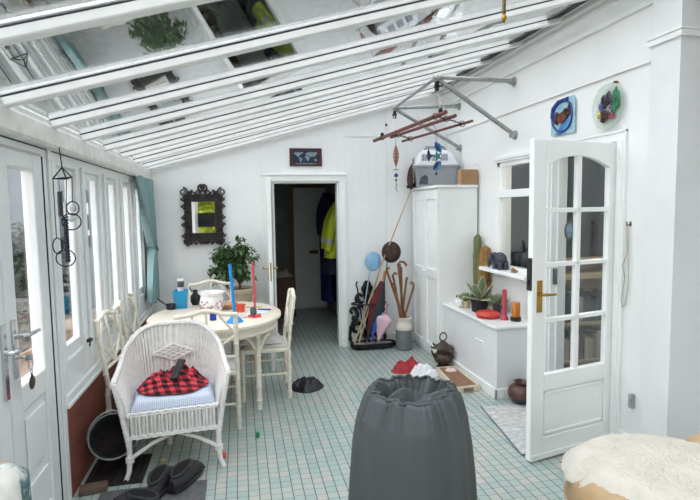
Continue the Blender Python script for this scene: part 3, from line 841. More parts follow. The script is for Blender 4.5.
m = MB(); m.xf = Matrix.Translation((-.42, 3.395, .605)) @ R_.to_4x4()
for i in range(6):
    for j in range(3): m.cbox((-.014+j*.014, -.06+i*.018, .0115), (.008, .009, .003))
obj('button_pad', m, M('charcoal rubber', '#2a2c30', .7), rc)

# ---- things on the table
ZT = .7405
# painted ceramic planter
jp = thing('ceramic_planter', 'white ceramic planter with painted flower band on the table', 'planter', (-.27, 4.55, ZT))
def JB():
    q = MB(); q.xf = Matrix.Translation((-.258, 4.55, ZT)) @ Matrix.Diagonal((.84, .84, 1, 1)) @ Matrix.Translation((.27, -4.55, -ZT)); return q
m = JB(); m.lathe([(.07, ZT), (.085, ZT+.005), (.118, ZT+.05), (.124, ZT+.09), (.112, ZT+.135), (.105, ZT+.145), (.128, ZT+.172), (.132, ZT+.18), (.124, ZT+.182), (.098, ZT+.15), (.1, ZT+.02), (.0, ZT+.015)], (-.27, 4.55, 0), 40, False, lambda a, z: 1+.035*max(0, (z-ZT-.14)/.04)*cos(10*a))
obj('pot', m, M('glazed white ceramic', '#f0eeec', .12, var=.02), jp, smooth=50)
m = JB(); rnd = random.Random(4); 
for i in range(44):
    a = rnd.uniform(pi, 2*pi); z = ZT+.075+rnd.uniform(-.02, .025); r = .1235
    c = Vector((-.27+r*cos(a), 4.55+r*sin(a), z)); m.ell(c, (.009, .009, .007), 8, 5)
fl_ = JB(); lf_ = JB(); src = m
PINKF = M('painted pink petals', '#c98a94', .2); GRNF = M('painted green leaves', '#7d9486', .2)
rnd = random.Random(4)
for i in range(90):
    a = rnd.uniform(pi*.95, 2.05*pi); z = ZT+.078+rnd.uniform(-.03, .03); r = .1185
    (fl_ if i % 3 else lf_).ell((-.27+r*cos(a), 4.55+r*sin(a), z), (.008, .008, .007), 8, 5)
obj('painted_flowers', fl_, PINKF, jp, smooth=80); obj('painted_leaves', lf_, GRNF, jp, smooth=80)
# cone toys with tall sticks
BLUE = M('bright blue plastic', '#1791dd', .3, var=.03); REDP = M('coral red plastic', '#e0485a', .35, var=.03)
bt = thing('ring_toss_post', 'bright blue stick standing in a blue cone base on the table', 'toy', (-.063, 4.10, ZT))
m = MB(); m.lathe([(.066, ZT), (.066, ZT+.006), (.05, ZT+.02), (.026, ZT+.05), (.016, ZT+.06), (0, ZT+.06)], (-.063, 4.10, 0), 8); obj('base', m, BLUE, bt, smooth=30)
m = MB(); m.tube([(-.063, 4.10, ZT+.05), (-.075, 4.10, ZT+.25), (-.088, 4.1, 1.2)], [.012, .0125, .0125], 10); obj('stick', m, BLUE, bt, smooth=60)
rt = thing('ring_toss_post', 'coral red stick in a red star base with grey block on the table', 'toy', (.10, 4.25, ZT))
m = MB(); pol = [((.06 if i % 2 else .035)*cos(i*pi/5), (.06 if i % 2 else .035)*sin(i*pi/5)) for i in range(10)]
m.prism(pol, (.10, 4.25, ZT), (1, 0, 0), (0, 1, 0), (0, 0, .022)); obj('base', m, REDP, rt, bevel=.004)
m = MB(); m.tube([(.10, 4.25, ZT+.02), (.096, 4.25, ZT+.2), (.09, 4.25, 1.195)], .009, 10); obj('stick', m, REDP, rt, smooth=60)
m = MB(); m.lathe([(.02, ZT+.022), (.026, ZT+.03), (.026, ZT+.075), (.018, ZT+.085), (.0, ZT+.086)], (.085, 4.235, 0), 12); obj('weight', m, M('grey foam', '#5d5f66', .8), rt, smooth=40)
m = MB(); m.lathe([(.024, ZT), (.027, ZT+.004), (.028, ZT+.075), (.024, ZT+.075), (.023, ZT+.01), (0, ZT+.01)], (-.235, 4.22, 0), 16, False)
solo('egg_cup', m, M('cobalt blue glaze', '#1d3a9c', .15), 'small cobalt blue cup on the table below the white planter', 'cup', (-.235, 4.22, ZT), smooth=50)
oj = thing('paint_pot', 'orange-red paint pot between the two sticks on the table', 'pot', (-.02, 4.52, ZT))
m = MB(); m.lathe([(.034, ZT), (.038, ZT+.004), (.036, ZT+.05), (0, ZT+.05)], (-.02, 4.52, 0), 18); obj('pot', m, M('orange red plastic', '#e2562f', .35), oj, smooth=40)
m = MB(); m.lathe([(.045, ZT+.05), (.045, ZT+.062), (0, ZT+.064)], (-.02, 4.52, 0), 18); obj('lid', m, M('orange red lid', '#d94a2c', .35), oj, smooth=40)
m = MB(); m.lathe([(.05, ZT), (.07, ZT+.02), (.085, ZT+.045), (.08, ZT+.045), (.06, ZT+.018), (0, ZT+.012)], (-.125, 4.70, 0), 24, False)
solo('bowl', m, M('tan stoneware', '#b6906a', .5, var=.1), 'small tan bowl on the table right of the white planter', 'bowl', (-.125, 4.70, ZT), smooth=50)
m = MB(); m.tube([(.02, 4.69, ZT+.005), (.17, 4.655, ZT+.005)], .004, 6); solo('pencil', m, M('yellow pencil paint', '#b98e3a', .4), 'thin yellow pencil at the far right of the table', 'pencil', (.1, 4.67, ZT))
m = MB(); m.tube([(.13, 4.55, ZT+.007), (.24, 4.50, ZT+.007)], .0065, 8); solo('marker_pen', m, M('navy pen', '#24447f', .35), 'blue marker pen near the right edge of the table', 'pen', (.18, 4.52, ZT))
m = MB(); m.grid(lambda u, v: (.06+.13*u+.03*v, 4.38+.13*v-.03*u, ZT+.002+.01*(u-.5)**2), 8, 8, (0, 0, -.001)); solo('paper_sheet', m, M('pale blue paper', '#cfdbe6', .8), 'pale blue-white paper lying behind the red star base', 'paper', (.13, 4.44, ZT))
m = MB(); m.lathe([(.03, ZT), (.055, ZT+.003), (.058, ZT+.012), (0, ZT+.01)], (-.015, 4.28, 0), 20); solo('saucer', m, M('white china', '#ecebe6', .2), 'small white saucer between the blue and red sticks', 'saucer', (-.015, 4.28, ZT), smooth=40)
TURQ = glass_mat('turquoise plastic', lin('#2fb6dc'), 1.35)
def turq():
    t = NT('turquoise box plastic'); p = t.principled(lin('#1cb2e6'), .15, 0, None, Transmission_Weight=.45); return t.m
TURQ = turq()
m = MB(); bx_, by_ = -.545, 4.86
m.loft([[(bx_+sx*.05, by_+sy*.05, ZT) for sx, sy in ((-1, -1), (1, -1), (1, 1), (-1, 1))], [(bx_+sx*.064, by_+sy*.064, ZT+.16) for sx, sy in ((-1, -1), (1, -1), (1, 1), (-1, 1))],
        [(bx_+sx*.058, by_+sy*.058, ZT+.16) for sx, sy in ((-1, -1), (1, -1), (1, 1), (-1, 1))], [(bx_+sx*.046, by_+sy*.046, ZT+.008) for sx, sy in ((-1, -1), (1, -1), (1, 1), (-1, 1))]])
solo('storage_tub', m, TURQ, 'turquoise square tub on the far left of the table', 'tub', (bx_, by_, ZT))
bo = thing('bottle', 'clear bottle with black and white label standing in the turquoise tub', 'bottle', (-.515, 4.86, ZT+.012))
m = MB(); m.lathe([(.026, ZT+.012), (.028, ZT+.02), (.028, ZT+.18), (.022, ZT+.2), (.022, ZT+.225), (0, ZT+.225)], (-.545, 4.86, 0), 18); obj('body', m, M('frosted clear bottle', '#cfd6d8', .2), bo, smooth=40)
m = MB(); m.lathe([(.0285, ZT+.19), (.0285, ZT+.245), (0, ZT+.246)], (-.545, 4.86, 0), 18); obj('cap', m, M('black and white label', '#55585c', .4, var=.6, scale=60), bo, smooth=40)
m = MB(); m.lathe([(.03, ZT+.245), (.03, ZT+.262), (0, ZT+.264)], (-.545, 4.86, 0), 18); obj('lid', m, M('white cap', '#e8e8e8', .4), bo, smooth=40)
pn = thing('saucepan', 'small black pan with an angled handle at the left end of the table', 'pan', (-.60, 4.68, ZT))
def PB():
    q = MB(); q.xf = Matrix.Translation((-.63, 4.80, ZT)) @ Matrix.Diagonal((.72, .72, .8, 1)) @ Matrix.Translation((.60, -4.68, -ZT)); return q
m = PB(); m.lathe([(.04, ZT), (.055, ZT+.004), (.058, ZT+.06), (.054, ZT+.06), (.05, ZT+.01), (0, ZT+.01)], (-.60, 4.68, 0), 20, False); obj('pan_body', m, BLACK, pn, smooth=40)
m = PB(); m.tube([(-.645, 4.66, ZT+.05), (-.70, 4.62, ZT+.10), (-.745, 4.60, ZT+.145)], [.007, .009, .009], 7); obj('handle', m, BLACK, pn, smooth=60)
m = MB(); m.lathe([(.03, ZT), (.045, ZT+.03), (.045, ZT+.08), (.02, ZT+.11), (.024, ZT+.14), (0, ZT+.14)], (-.43, 4.97, 0), 16); m.tube([(-.46, 4.97, ZT+.125), (-.48, 4.96, ZT+.17)], .006, 6)
solo('jug', m, BLACK, 'small dark jug on the table behind the white planter', 'jug', (-.43, 4.97, ZT), smooth=50)

# ---- potted fig behind the table
st = thing('plant_stand', 'plain wooden stool under the potted fig, hidden behind the table', 'stool', (-.02, 5.58, 0))
m = MB(); m.lathe([(.15, .50), (.16, .505), (.16, .53), (.155, .535), (0, .535)], (-.02, 5.58, 0), 24); obj('seat', m, OAK, st, smooth=40)
for k in range(4):
    a = pi/4+k*pi/2; m = MB(); m.tube([(-.02+.16*cos(a), 5.58+.16*sin(a), 0), (-.02+.11*cos(a), 5.58+.11*sin(a), .5)], .016, 8); obj('leg', m, OAK, st, smooth=60)
fg = thing('potted_fig', 'leafy green weeping fig in a pale pot behind the table', 'plant', (-.02, 5.58, .536))
m = MB(); m.lathe([(.09, .536), (.10, .54), (.135, .74), (.148, .745), (.148, .79), (.132, .79), (.125, .765), (0, .76)], (-.02, 5.58, 0), 28, False); obj('pot', m, TERRA, fg, smooth=40)
m = MB(); m.lathe([(.126, .764), (.05, .775), (0, .776)], (-.02, 5.58, 0), 20); obj('soil', m, SOIL, fg, smooth=60)
m = MB(); tips = []
m.tube([(-.02, 5.58, .77), (-.03, 5.575, .92), (-.02, 5.57, 1.05)], [.014, .011, .009], 7)
rnd = random.Random(12)
for k in range(40):
    z0 = rnd.uniform(.86, 1.12); a = rnd.uniform(0, 2*pi); rr = rnd.uniform(.12, .31); dz = rnd.uniform(.0, .27)-.1*(rr > .22)
    p0 = Vector((-.045, 5.575, z0)); p2 = p0+Vector((rr*cos(a)-.045, rr*sin(a)*.55, dz)); p1 = p0.lerp(p2, .5)+Vector((0, 0, .05))
    m.tube([p0, p1, p2], [.006, .004, .002], 5); tips.append((p0, p1, p2))
obj('trunk', m, M('fig bark', '#5b4a3a', .8), fg, smooth=60)
def leaf_add(mm, q, f, k, wd=.40):
    sd = f.cross(Vector((0, 0, 1))); sd = sd.normalized() if sd.length > .01 else Vector((1, 0, 0)); up = sd.cross(f)
    mm.add([q, q+f*k*.45+sd*k*wd*.5+up*k*.05, q+f*k, q+f*k*.45-sd*k*wd*.5+up*k*.05, q+f*k*.45-up*k*.02], [(0, 1, 4), (1, 2, 4), (2, 3, 4), (3, 0, 4)])
m = MB(); ml = MB()
for i, (p0, p1, p2) in enumerate(tips):
    for j in range(20):
        q = rnd.uniform(.35, 1.0); b_ = p0*(1-q)**2+p1*2*q*(1-q)+p2*q*q
        b_ = b_+Vector((rnd.uniform(-.03, .03), rnd.uniform(-.03, .03), rnd.uniform(-.03, .03)))
        a = rnd.uniform(0, 2*pi); e = rnd.uniform(-1.3, -.1)
        f = Vector((cos(a)*cos(e), sin(a)*cos(e), sin(e)))
        leaf_add(ml if (i in (3, 9) and j < 2) else m, b_, f, rnd.uniform(.065, .095), .48)
obj('foliage', m, LEAF, fg); obj('yellow_leaves', ml, M('yellowing leaf', '#c9a63a', .5), fg)

# ---- teal curtain with tie-back
cu = thing('curtain', 'teal curtain tied back in the far left corner', 'curtain', (-.93, 5.55, .66))
def curt(u, v):
    z = 1.945-(1.945-.68)*v; zt = 1.22
    w_ = .11+.68*((z-zt)/.72)**.9 if z > zt else .11+.24*((zt-z)/.54)**.8
    y1 = 5.80; y0 = y1-w_
    yy = y0+(y1-y0)*u
    x = -.905+.032*sin(u*5.2*2*pi+v*1.0)+.012*sin(u*23+v*4)-.01*v
    return (x, yy, z+.015*sin(u*9)*v)
m = MB(); m.grid(curt, 90, 40, .003); obj('cloth', m, TEAL, cu, smooth=80)
m = MB(); m.tube([(-.87, 5.68, 1.25), (-.862, 5.75, 1.21), (-.88, 5.82, 1.24), (-.94, 5.83, 1.25), (-.96, 5.75, 1.22), (-.94, 5.68, 1.25)], .012, 8, closed=True); obj('tie_back', m, fabric('darker teal band', '#557f7a'), cu, smooth=80)
m = MB(); m.tube([(-.905, 5.0, 1.944), (-.905, 5.84, 1.944)], .008, 8); obj('curtain_track', m, UPVC, cu, smooth=60)

# ================================================================ BACK WALL
# carved mirror
mi = thing('wall_mirror', 'small mirror in an ornate dark carved frame on the back wall', 'mirror', (-.38, YB-.03, 1.54))
cx, cz = -.385, 1.545; iw, ih = .125, .172
def frame_r(x, z): pass
m = MB(); y0 = YB-.03
for (a, b, c, d) in ((-iw-.075, -iw, -ih-.08, ih+.08), (iw, iw+.075, -ih-.08, ih+.08), (-iw, iw, ih, ih+.08), (-iw, iw, -ih-.08, -ih)):
    m.box(cx+a, cx+b, y0-.012, YB-.002, cz+c, cz+d)
m.box(cx-iw-.008, cx-iw+.004, y0-.022, y0, cz-ih-.008, cz+ih+.008); m.box(cx+iw-.004, cx+iw+.008, y0-.022, y0, cz-ih-.008, cz+ih+.008)
m.box(cx-iw, cx+iw, y0-.022, y0, cz+ih-.004, cz+ih+.008); m.box(cx-iw, cx+iw, y0-.022, y0, cz-ih-.008, cz-ih+.004)
DW = M('dark carved wood', '#29211f', .4, var=.2, scale=60, bump=.3)
obj('frame', m, DW, mi, bevel=.004)
m = MB()
def scroll(c, r, a0, turns=1.4, sg=1, th=.011):
    pts = []
    for i in range(22):
        q = i/21; a = a0+sg*q*turns*2*pi; rr = r*(1-.75*q)
        pts.append((c[0]+rr*cos(a), y0-.014-.004*sin(i), c[1]+rr*sin(a)))
    m.tube(pts, [th*(1-.45*i/21) for i in range(22)], 6)
W2, H2 = iw+.07, ih+.075
for sx in (-1, 1):
    scroll((cx+sx*(W2+.005), cz+H2+.03), .045, pi/2, 1.5, sx); scroll((cx+sx*(W2-.01), cz-H2-.015), .042, -pi/2, 1.5, -sx)
    for k in range(5):
        zz = cz-H2+.06+k*(2*H2-.10)/4
        scroll((cx+sx*(W2+.0), zz), .032, 0 if sx > 0 else pi, 1.3, (1 if k % 2 else -1)*sx, .010)
    for k in range(1, 4): scroll((cx+sx*.052*k, cz+H2+.035-.012*k), .034, pi/2, 1.4, sx*(1 if k % 2 else -1))
    for k in range(0, 4): scroll((cx+sx*(.025+.05*k), cz-H2-.008-.006*(k % 2)), .030, -pi/2, 1.3, sx)
scroll((cx-.012, cz+H2+.065), .04, pi/2, 1.3, 1); scroll((cx+.012, cz+H2+.065), .04, pi/2, 1.3, -1); m.ell((cx, y0-.012, cz+H2+.085), (.03, .016, .03), 10, 7); m.ell((cx, y0-.012, cz-H2-.02), (.035, .016, .025), 10, 7)
rnd = random.Random(5)
for i in range(90):
    e = i % 4; q = rnd.uniform(-1, 1)
    px_, pz_ = ((q*W2, H2-.03+rnd.uniform(-.035, .03)) if e == 0 else (q*W2, -H2+.03+rnd.uniform(-.03, .035)) if e == 1 else (-W2+.03+rnd.uniform(-.03, .03), q*H2) if e == 2 else (W2-.03+rnd.uniform(-.03, .03), q*H2))
    if abs(px_) < iw+.012 and abs(pz_) < ih+.012: continue
    m.ell((cx+px_, y0-.014, cz+pz_), (rnd.uniform(.008, .015), .012, rnd.uniform(.008, .015)), 7, 5)
obj('carved_scrolls', m, DW, mi, smooth=60)
m = MB(); m.box(cx-iw, cx+iw, y0-.006, y0-.002, cz-ih, cz+ih); obj('mirror_glass', m, MIRROR, mi)

# world map picture
pc = thing('world_map_picture', 'small framed world map above the back doorway', 'picture', (.747, YB-.012, 2.2))
m = MB(); x0, x1, z0, z1 = .573, .921, 2.108, 2.292
m.box(x0, x1, YB-.012, YB-.001, z0, z1); obj('backing', m, M('dark red map border', '#5c2126', .5, var=.25, scale=25), pc)
m = MB(); ccx, ccz = .747, 2.2
pol = [(.155*cos(a)*(1+.0), .078*sin(a)) for a in [2*pi*i/40 for i in range(40)]]
pol = [(.158*(abs(cos(a))**.6)*(1 if cos(a) >= 0 else -1), .079*(abs(sin(a))**.75)*(1 if sin(a) >= 0 else -1)) for a in [2*pi*(i+.5)/40 for i in range(40)]]
m.prism(pol, (ccx, YB-.012, ccz), (1, 0, 0), (0, 0, 1), (0, -.001, 0)); obj('map_print', m, M('dark blue green ocean print', '#15283c', .4, var=.4, scale=14), pc)
m = MB()
for P in ([(-.135, .05), (-.09, .058), (-.05, .052), (-.055, .03), (-.075, .018), (-.085, .0), (-.095, .015), (-.12, .028)], [(-.055, .052), (-.035, .058), (-.03, .042), (-.045, .036)],
          [(-.075, -.002), (-.05, -.006), (-.035, -.02), (-.05, -.04), (-.06, -.06), (-.067, -.035), (-.078, -.018)],
          [(-.005, .018), (.03, .018), (.045, .0), (.035, -.03), (.02, -.048), (.008, -.02), (-.012, .004)],
          [(-.005, .03), (.01, .05), (.06, .06), (.12, .055), (.135, .04), (.105, .02), (.09, .002), (.075, .016), (.06, .002), (.045, .018), (.02, .025)],
          [(.095, -.022), (.12, -.018), (.13, -.036), (.11, -.044), (.095, -.036)], [(-.12, -.068), (.12, -.068), (.10, -.076), (-.1, -.076)]):
    m.prism(P, (ccx, YB-.013, ccz), (1, 0, 0), (0, 0, 1), (0, -.0008, 0))
obj('continents', m, M('pale blue land print', '#8296a6', .5, var=.25, scale=30), pc)
m = MB()
for a, b, c, d in ((x0-.008, x1+.008, z1-.002, z1+.008), (x0-.008, x1+.008, z0-.008, z0+.002), (x0-.008, x0+.002, z0, z1), (x1-.002, x1+.008, z0, z1)): m.box(a, b, YB-.018, YB, c, d)
obj('frame', m, M('dark red frame', '#3d2325', .5), pc, bevel=.002)
m = MB(); m.ell((1.69, YB-.02, 2.575), (.014, .018, .016), 12, 8); m.tube([(1.69, YB-.01, 2.575), (1.69, YB, 2.575)], .006, 8)
solo('wall_peg', m, BLACK, 'small black round knob high on the back wall by the corner seam', 'peg', (1.69, YB, 2.575), smooth=60)

# ================================================================ UTILITY ROOM CONTENT
WB = wood_mat('red brown wicker', '#4a2418', '#6b3a28', 0, 40)
cs = thing('wicker_chest', 'red-brown wicker drawer chest in the dark room beyond the doorway', 'chest', (.56, 7.78, 0))
m = MB(); m.box(.34, .78, 7.60, 7.96, .02, .60); obj('body', m, WB, cs, bevel=.01)
for k in range(3):
    m = MB(); m.box(.355, .765, 7.585, 7.602, .05+k*.185, .215+k*.185); dr = obj('drawer', m, WB, cs, bevel=.006)
    m = MB(); m.tube([(.53, 7.585, .14+k*.185), (.56, 7.565, .125+k*.185), (.59, 7.585, .14+k*.185)], .006, 6); obj('handle', m, BRONZE, dr, smooth=60)
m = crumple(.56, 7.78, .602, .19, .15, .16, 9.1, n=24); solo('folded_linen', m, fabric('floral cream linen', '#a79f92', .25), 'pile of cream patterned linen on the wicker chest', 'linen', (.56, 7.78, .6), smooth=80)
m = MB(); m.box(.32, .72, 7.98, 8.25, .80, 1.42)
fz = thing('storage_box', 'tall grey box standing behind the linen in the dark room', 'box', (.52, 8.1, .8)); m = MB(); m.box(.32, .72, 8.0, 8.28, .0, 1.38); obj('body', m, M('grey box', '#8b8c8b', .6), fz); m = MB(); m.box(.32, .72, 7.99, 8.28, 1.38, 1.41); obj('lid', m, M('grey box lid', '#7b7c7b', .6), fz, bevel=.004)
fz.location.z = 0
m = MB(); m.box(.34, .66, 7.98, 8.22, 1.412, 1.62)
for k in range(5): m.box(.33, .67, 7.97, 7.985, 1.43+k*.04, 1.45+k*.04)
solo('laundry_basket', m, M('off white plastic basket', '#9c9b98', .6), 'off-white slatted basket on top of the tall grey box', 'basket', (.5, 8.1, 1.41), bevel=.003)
# coats
def coat(name, lab, cat, x, y, zt, zb, w, dpt, mat, seed, stripes=None, slant=0):
    r = thing(name, lab, cat, (x, y, zb))
    m = MB(); rings = []
    N = 26
    for k in range(17):
        q = k/16; z = zt-(zt-zb)*q
        wy = w*(.35+.65*min(1, q*3.2)) * (1+.12*q); dx = dpt*(.5+.5*min(1, q*3))
        rings.append([(x-slant*q+dx*cos(a)*(1+.25*noise.noise(Vector((a*2, q*2, seed)))), y+wy*sin(a)*(1+.12*noise.noise(Vector((a*3, q*2, seed+3)))), z) for a in [2*pi*i/N for i in range(N)]])
    m.loft(rings); obj('body', m, mat, r, smooth=70)
    for sy in (-1, 1):
        m = MB(); m.tube([(x-.01, y+sy*w*.5, zt-.08), (x-.05-slant*.3, y+sy*w*.95, zt-.25), (x-.07-slant*.6, y+sy*w*1.0, zt-.45), (x-.06-slant*.9, y+sy*w*.95, zt-.62)], [.06, .065, .06, .05], 10); sl_ = obj('sleeve', m, mat, r, smooth=70)
        if stripes:
            m = MB(); m.tube([(x-.068-slant*.64, y+sy*w*.985, zt-.47), (x-.065-slant*.74, y+sy*w*.97, zt-.53)], [.064, .06], 12, cap=False); obj('reflective_band', m, SILVERTAPE, sl_, smooth=70)
    return r
coat('navy_coat', 'long navy coat hanging behind the yellow jacket in the dark room', 'coat', 1.24, 7.45, 1.85, .28, .22, .10, NAVY, 2.0)
coat('dark_coat', 'black coat hanging topmost beside the yellow jacket in the dark room', 'coat', 1.26, 7.02, 1.82, 1.0, .16, .08, DARKBAG, 5.0)
jk = coat('hi_vis_jacket', 'fluorescent yellow hi-vis jacket hanging just inside the back doorway', 'jacket', 1.245, 6.68, 1.70, .95, .18, .085, HIVIS, 8.0, True, .09)
m = MB(); rings = []
for k in range(7):
    z = .98-k*.035; rings.append([(1.155+.115*cos(a)*(1+.1*sin(3*a)), 6.68+.225*sin(a), z) for a in [2*pi*i/24 for i in range(24)]])
m.loft(rings); obj('navy_hem', m, M('navy hem cloth', '#171b2c', .8), jk, smooth=70)
m = MB(); m.box(1.335, 1.36, 6.5, 7.7, 1.70, 1.78)
for y in (6.68, 7.02, 7.45): m.tube([(1.34, y, 1.76), (1.27, y, 1.75), (1.26, y, 1.79)], .007, 6)
solo('coat_rack', m, OAK, 'wooden peg rail the coats hang from beyond the doorway', 'coat rack', (1.35, 7, 1.74))

# ================================================================ RIGHT SIDE
# wardrobe
wd = thing('wardrobe', 'tall white panelled cupboard in the far right corner', 'wardrobe', (2.2, 5.38, 0))
m = MB(); m.box(2.01, 2.43, 5.0, 5.77, 0, 1.815); obj('body', m, WHITE_G, wd, bevel=.004)
m = MB(); m.box(1.972, 2.433, 4.985, 5.79, 1.815, 1.845); obj('top', m, WHITE_G, wd, bevel=.005)
for y0, y1 in ((5.005, 5.38), (5.387, 5.765)):
    m = MB(); x = 2.01; xo = x-.024
    m.box(xo+.016, x, y0, y1, .06, 1.80)
    for a, b in ((.06, .14), (.86, .96), (1.70, 1.80)): m.box(xo, xo+.018, y0+.055, y1-.055, a, b)
    m.box(xo, xo+.018, y0, y0+.055, .06, 1.8); m.box(xo, xo+.018, y1-.055, y1, .06, 1.8)
    m.box(xo, xo+.012, (y0+y1)/2-.03, (y0+y1)/2+.03, .06, 1.8) if False else None
    dr = obj('door', m, WHITE_G, wd, bevel=.006)
    m = MB(); ky = y1-.03 if y0 < 5.2 else y0+.03
    m.ell((xo-.012, ky, .92), (.012, .012, .012), 10, 7); obj('knob', m, WHITE_G, dr, smooth=60)
    m = MB()
    for z in (.3, 1.62): m.box(xo-.004, xo+.01, (y0 if y0 < 5.2 else y1)-.006, (y0 if y0 < 5.2 else y1)+.006, z-.04, z+.04)
    obj('hinge', m, WHITE_G, dr)

# boxed cupboard / ledge under the window
bx = thing('boxed_ledge', 'low white boxed ledge below the kitchen window, topped with plants', 'ledge', (2.25, 4.4, 0))
m = MB(); m.box(2.07, 2.448, 3.885, 4.995, 0, .595); obj('body', m, WHITE, bx, bevel=.003)
m = MB(); m.box(2.045, 2.449, 3.865, 4.998, .595, .62); obj('top_board', m, WHITE_G, bx, bevel=.006)
m = MB(); m.box(2.052, 2.07, 3.868, 4.995, 0, .085); m.box(2.052, 2.43, 3.868, 3.885, 0, .085); obj('skirting', m, WHITE_G, bx, bevel=.004)
sk = MB(); sk.box(2.06, 2.07, 4.12, 4.275, .352, .43); s_ = obj('wall_socket', sk, UPVC, bx, bevel=.003)
sk = MB()
for y in (4.165, 4.235):
    sk.box(2.058, 2.061, y-.004, y+.004, .392, .404); sk.box(2.058, 2.061, y-.017, y-.01, .372, .378); sk.box(2.058, 2.061, y+.01, y+.017, .372, .378); sk.box(2.056, 2.06, y-.008, y+.008, .412, .424)
obj('socket_holes', sk, M('grey socket holes', '#b4b7b9', .5), s_)

# plants and bits on the ledge
def ribbed(r, a, n, h, bulge=1): return lambda ang, z: 1+a*cos(n*ang)
def cactus(name, lab, x, y, z0, h, r, mat, seed, lean=(0, 0), arm=None):
    t = thing(name, lab, 'cactus', (x, y, z0))
    m = MB(); m.lathe([(.045, z0), (.055, z0+.003), (.065, z0+.085), (.058, z0+.085), (0, z0+.078)], (x, y, 0), 20); obj('pot', m, BLACK if seed % 2 else TERRA, t, smooth=40)
    m = MB(); rings = []
    for k in range(19):
        q = k/18; rr = r*(.8+.25*sin(q*2.6))*(1 if q < .92 else sqrt(max(.02, 1-((q-.92)/.08)**2)))*(1+.1*noise.noise(Vector((seed, q*6, 0))))
        rings.append([(x+lean[0]*q+rr*(1+.14*cos(7*a))*cos(a), y+lean[1]*q+rr*(1+.14*cos(7*a))*sin(a), z0+.075+(h-.075)*q) for a in [2*pi*i/42 for i in range(42)]])
    m.loft(rings)
    obj('stem', m, mat, t, smooth=50)
    m = MB(); rnd = random.Random(seed)
    for k in range(70):
        q = rnd.uniform(.05, .97); a = 2*pi*rnd.randrange(7)/7; rr = r*(.8+.25*sin(q*2.6))*1.14
        p = Vector((x+lean[0]*q+rr*cos(a), y+lean[1]*q+rr*sin(a), z0+.075+(h-.075)*q))
        for j in range(2):
            d = Vector((cos(a)+rnd.uniform(-.6, .6), sin(a)+rnd.uniform(-.6, .6), rnd.uniform(-.5, .5))).normalized()*.014
            m.add([p, p+d, p+Vector((.0012, .0012, .001))], [(0, 1, 2)])
    obj('spines', m, M('pale spines', '#d8cfae', .6) if 'pale spines' not in bpy.data.materials else bpy.data.materials['pale spines'], t)
    return t
cactus('column_cactus', 'tallest green column cactus at the back of the ledge', 2.382, 4.90, .62, .72, .037, CACT, 3, (.005, 0))
cactus('column_cactus', 'orange-brown column cactus in front of the tallest one', 2.378, 4.75, .62, .61, .05, CACT2, 4, (.02, 0))
ag = thing('paddle_cactus', 'broad-leaved grey-green succulent in a black pot on the ledge', 'succulent', (2.215, 4.50, .62))
m = MB(); m.lathe([(.06, .62), (.072, .623), (.085, .74), (.076, .74), (.07, .725), (0, .72)], (2.215, 4.50, 0), 24, False); obj('pot', m, BLACK, ag, smooth=40)
m = MB(); ed = MB()
for a, e, l in ((-2.4, .9, .19), (-.7, .9, .18), (.8, .8, .17), (2.3, .85, .18), (-1.5, 1.35, .21), (.3, 1.4, .20), (-3.0, .25, .16), (-.1, .2, .16), (-1.4, .15, .14)):
    d = Vector((cos(a)*cos(e), sin(a)*cos(e), sin(e))); s = d.cross(Vector((0, 0, 1))).normalized(); n = s.cross(d)
    b = Vector((2.215, 4.50, .73))+d*.02
    R3 = Matrix((s, n, d)).transposed()
    m.ell(b+d*l*.5, (.036, .012, l*.52), 12, 8, R3)
    ed.tube([b+d*l*.5+R3 @ Vector((.037*cos(q), 0, l*.53*sin(q))) for q in [2*pi*i/20 for i in range(20)]], .0035, 5, closed=True)
obj('paddles', m, SUCC, ag, smooth=70); obj('leaf_edges', ed, M('pale leaf edge', '#c8c59a', .6), ag, smooth=70)
def rosette(name, lab, x, y, z0, pr, ph, mat, potm, n, l, seed, w=.3):
    t = thing(name, lab, 'succulent', (x, y, z0))
    m = MB(); m.lathe([(pr*.75, z0), (pr*.8, z0+.003), (pr, z0+ph), (pr*.9, z0+ph), (0, z0+ph-.01)], (x, y, 0), 20); obj('pot', m, potm, t, smooth=40)
    m = MB(); rnd = random.Random(seed)
    for k in range(n):
        a = k*2.4; e = .1+1.3*k/n
        d = Vector((cos(a)*cos(e), sin(a)*cos(e), sin(e))); s = d.cross(Vector((0, 0, 1))).normalized(); nn = s.cross(d); R3 = Matrix((s, nn, d)).transposed()
        m.ell(Vector((x, y, z0+ph))+d*l*.5, (l*w*.5, l*.12, l*.55), 8, 6, R3)
    obj('leaves', m, mat, t, smooth=70); return t
rosette('rosette_succulent', 'dark spiky succulent between the black pot and the window', 2.33, 4.36, .62, .05, .09, SUCC, M('dark grey pot', '#3a3a3e', .5), 22, .10, 2)
rosette('rosette_succulent', 'small green succulent left of the black pot on the ledge', 2.17, 4.70, .62, .045, .07, M('fresh green succulent', '#7f9163', .6, var=.2), TERRA, 20, .085, 3)
rosette('rosette_succulent', 'low bronze succulent at the foot of the two column cacti', 2.30, 4.62, .62, .045, .07, M('bronze succulent', '#7a6a50', .6, var=.2), TERRA, 18, .08, 4)
wp = thing('animal_planter', 'small white animal-shaped planter at the far end of the ledge', 'planter', (2.125, 4.76, .62))
m = MB(); m.ell((2.125, 4.76, .665), (.05, .065, .045), 16, 10); m.ell((2.11, 4.70, .69), (.028, .03, .03), 12, 8)
for dx, dy in ((-.025, -.03), (.025, -.03), (-.025, .035), (.025, .035)): m.tube([(2.125+dx, 4.76+dy, .62), (2.125+dx, 4.76+dy, .65)], .014, 8)
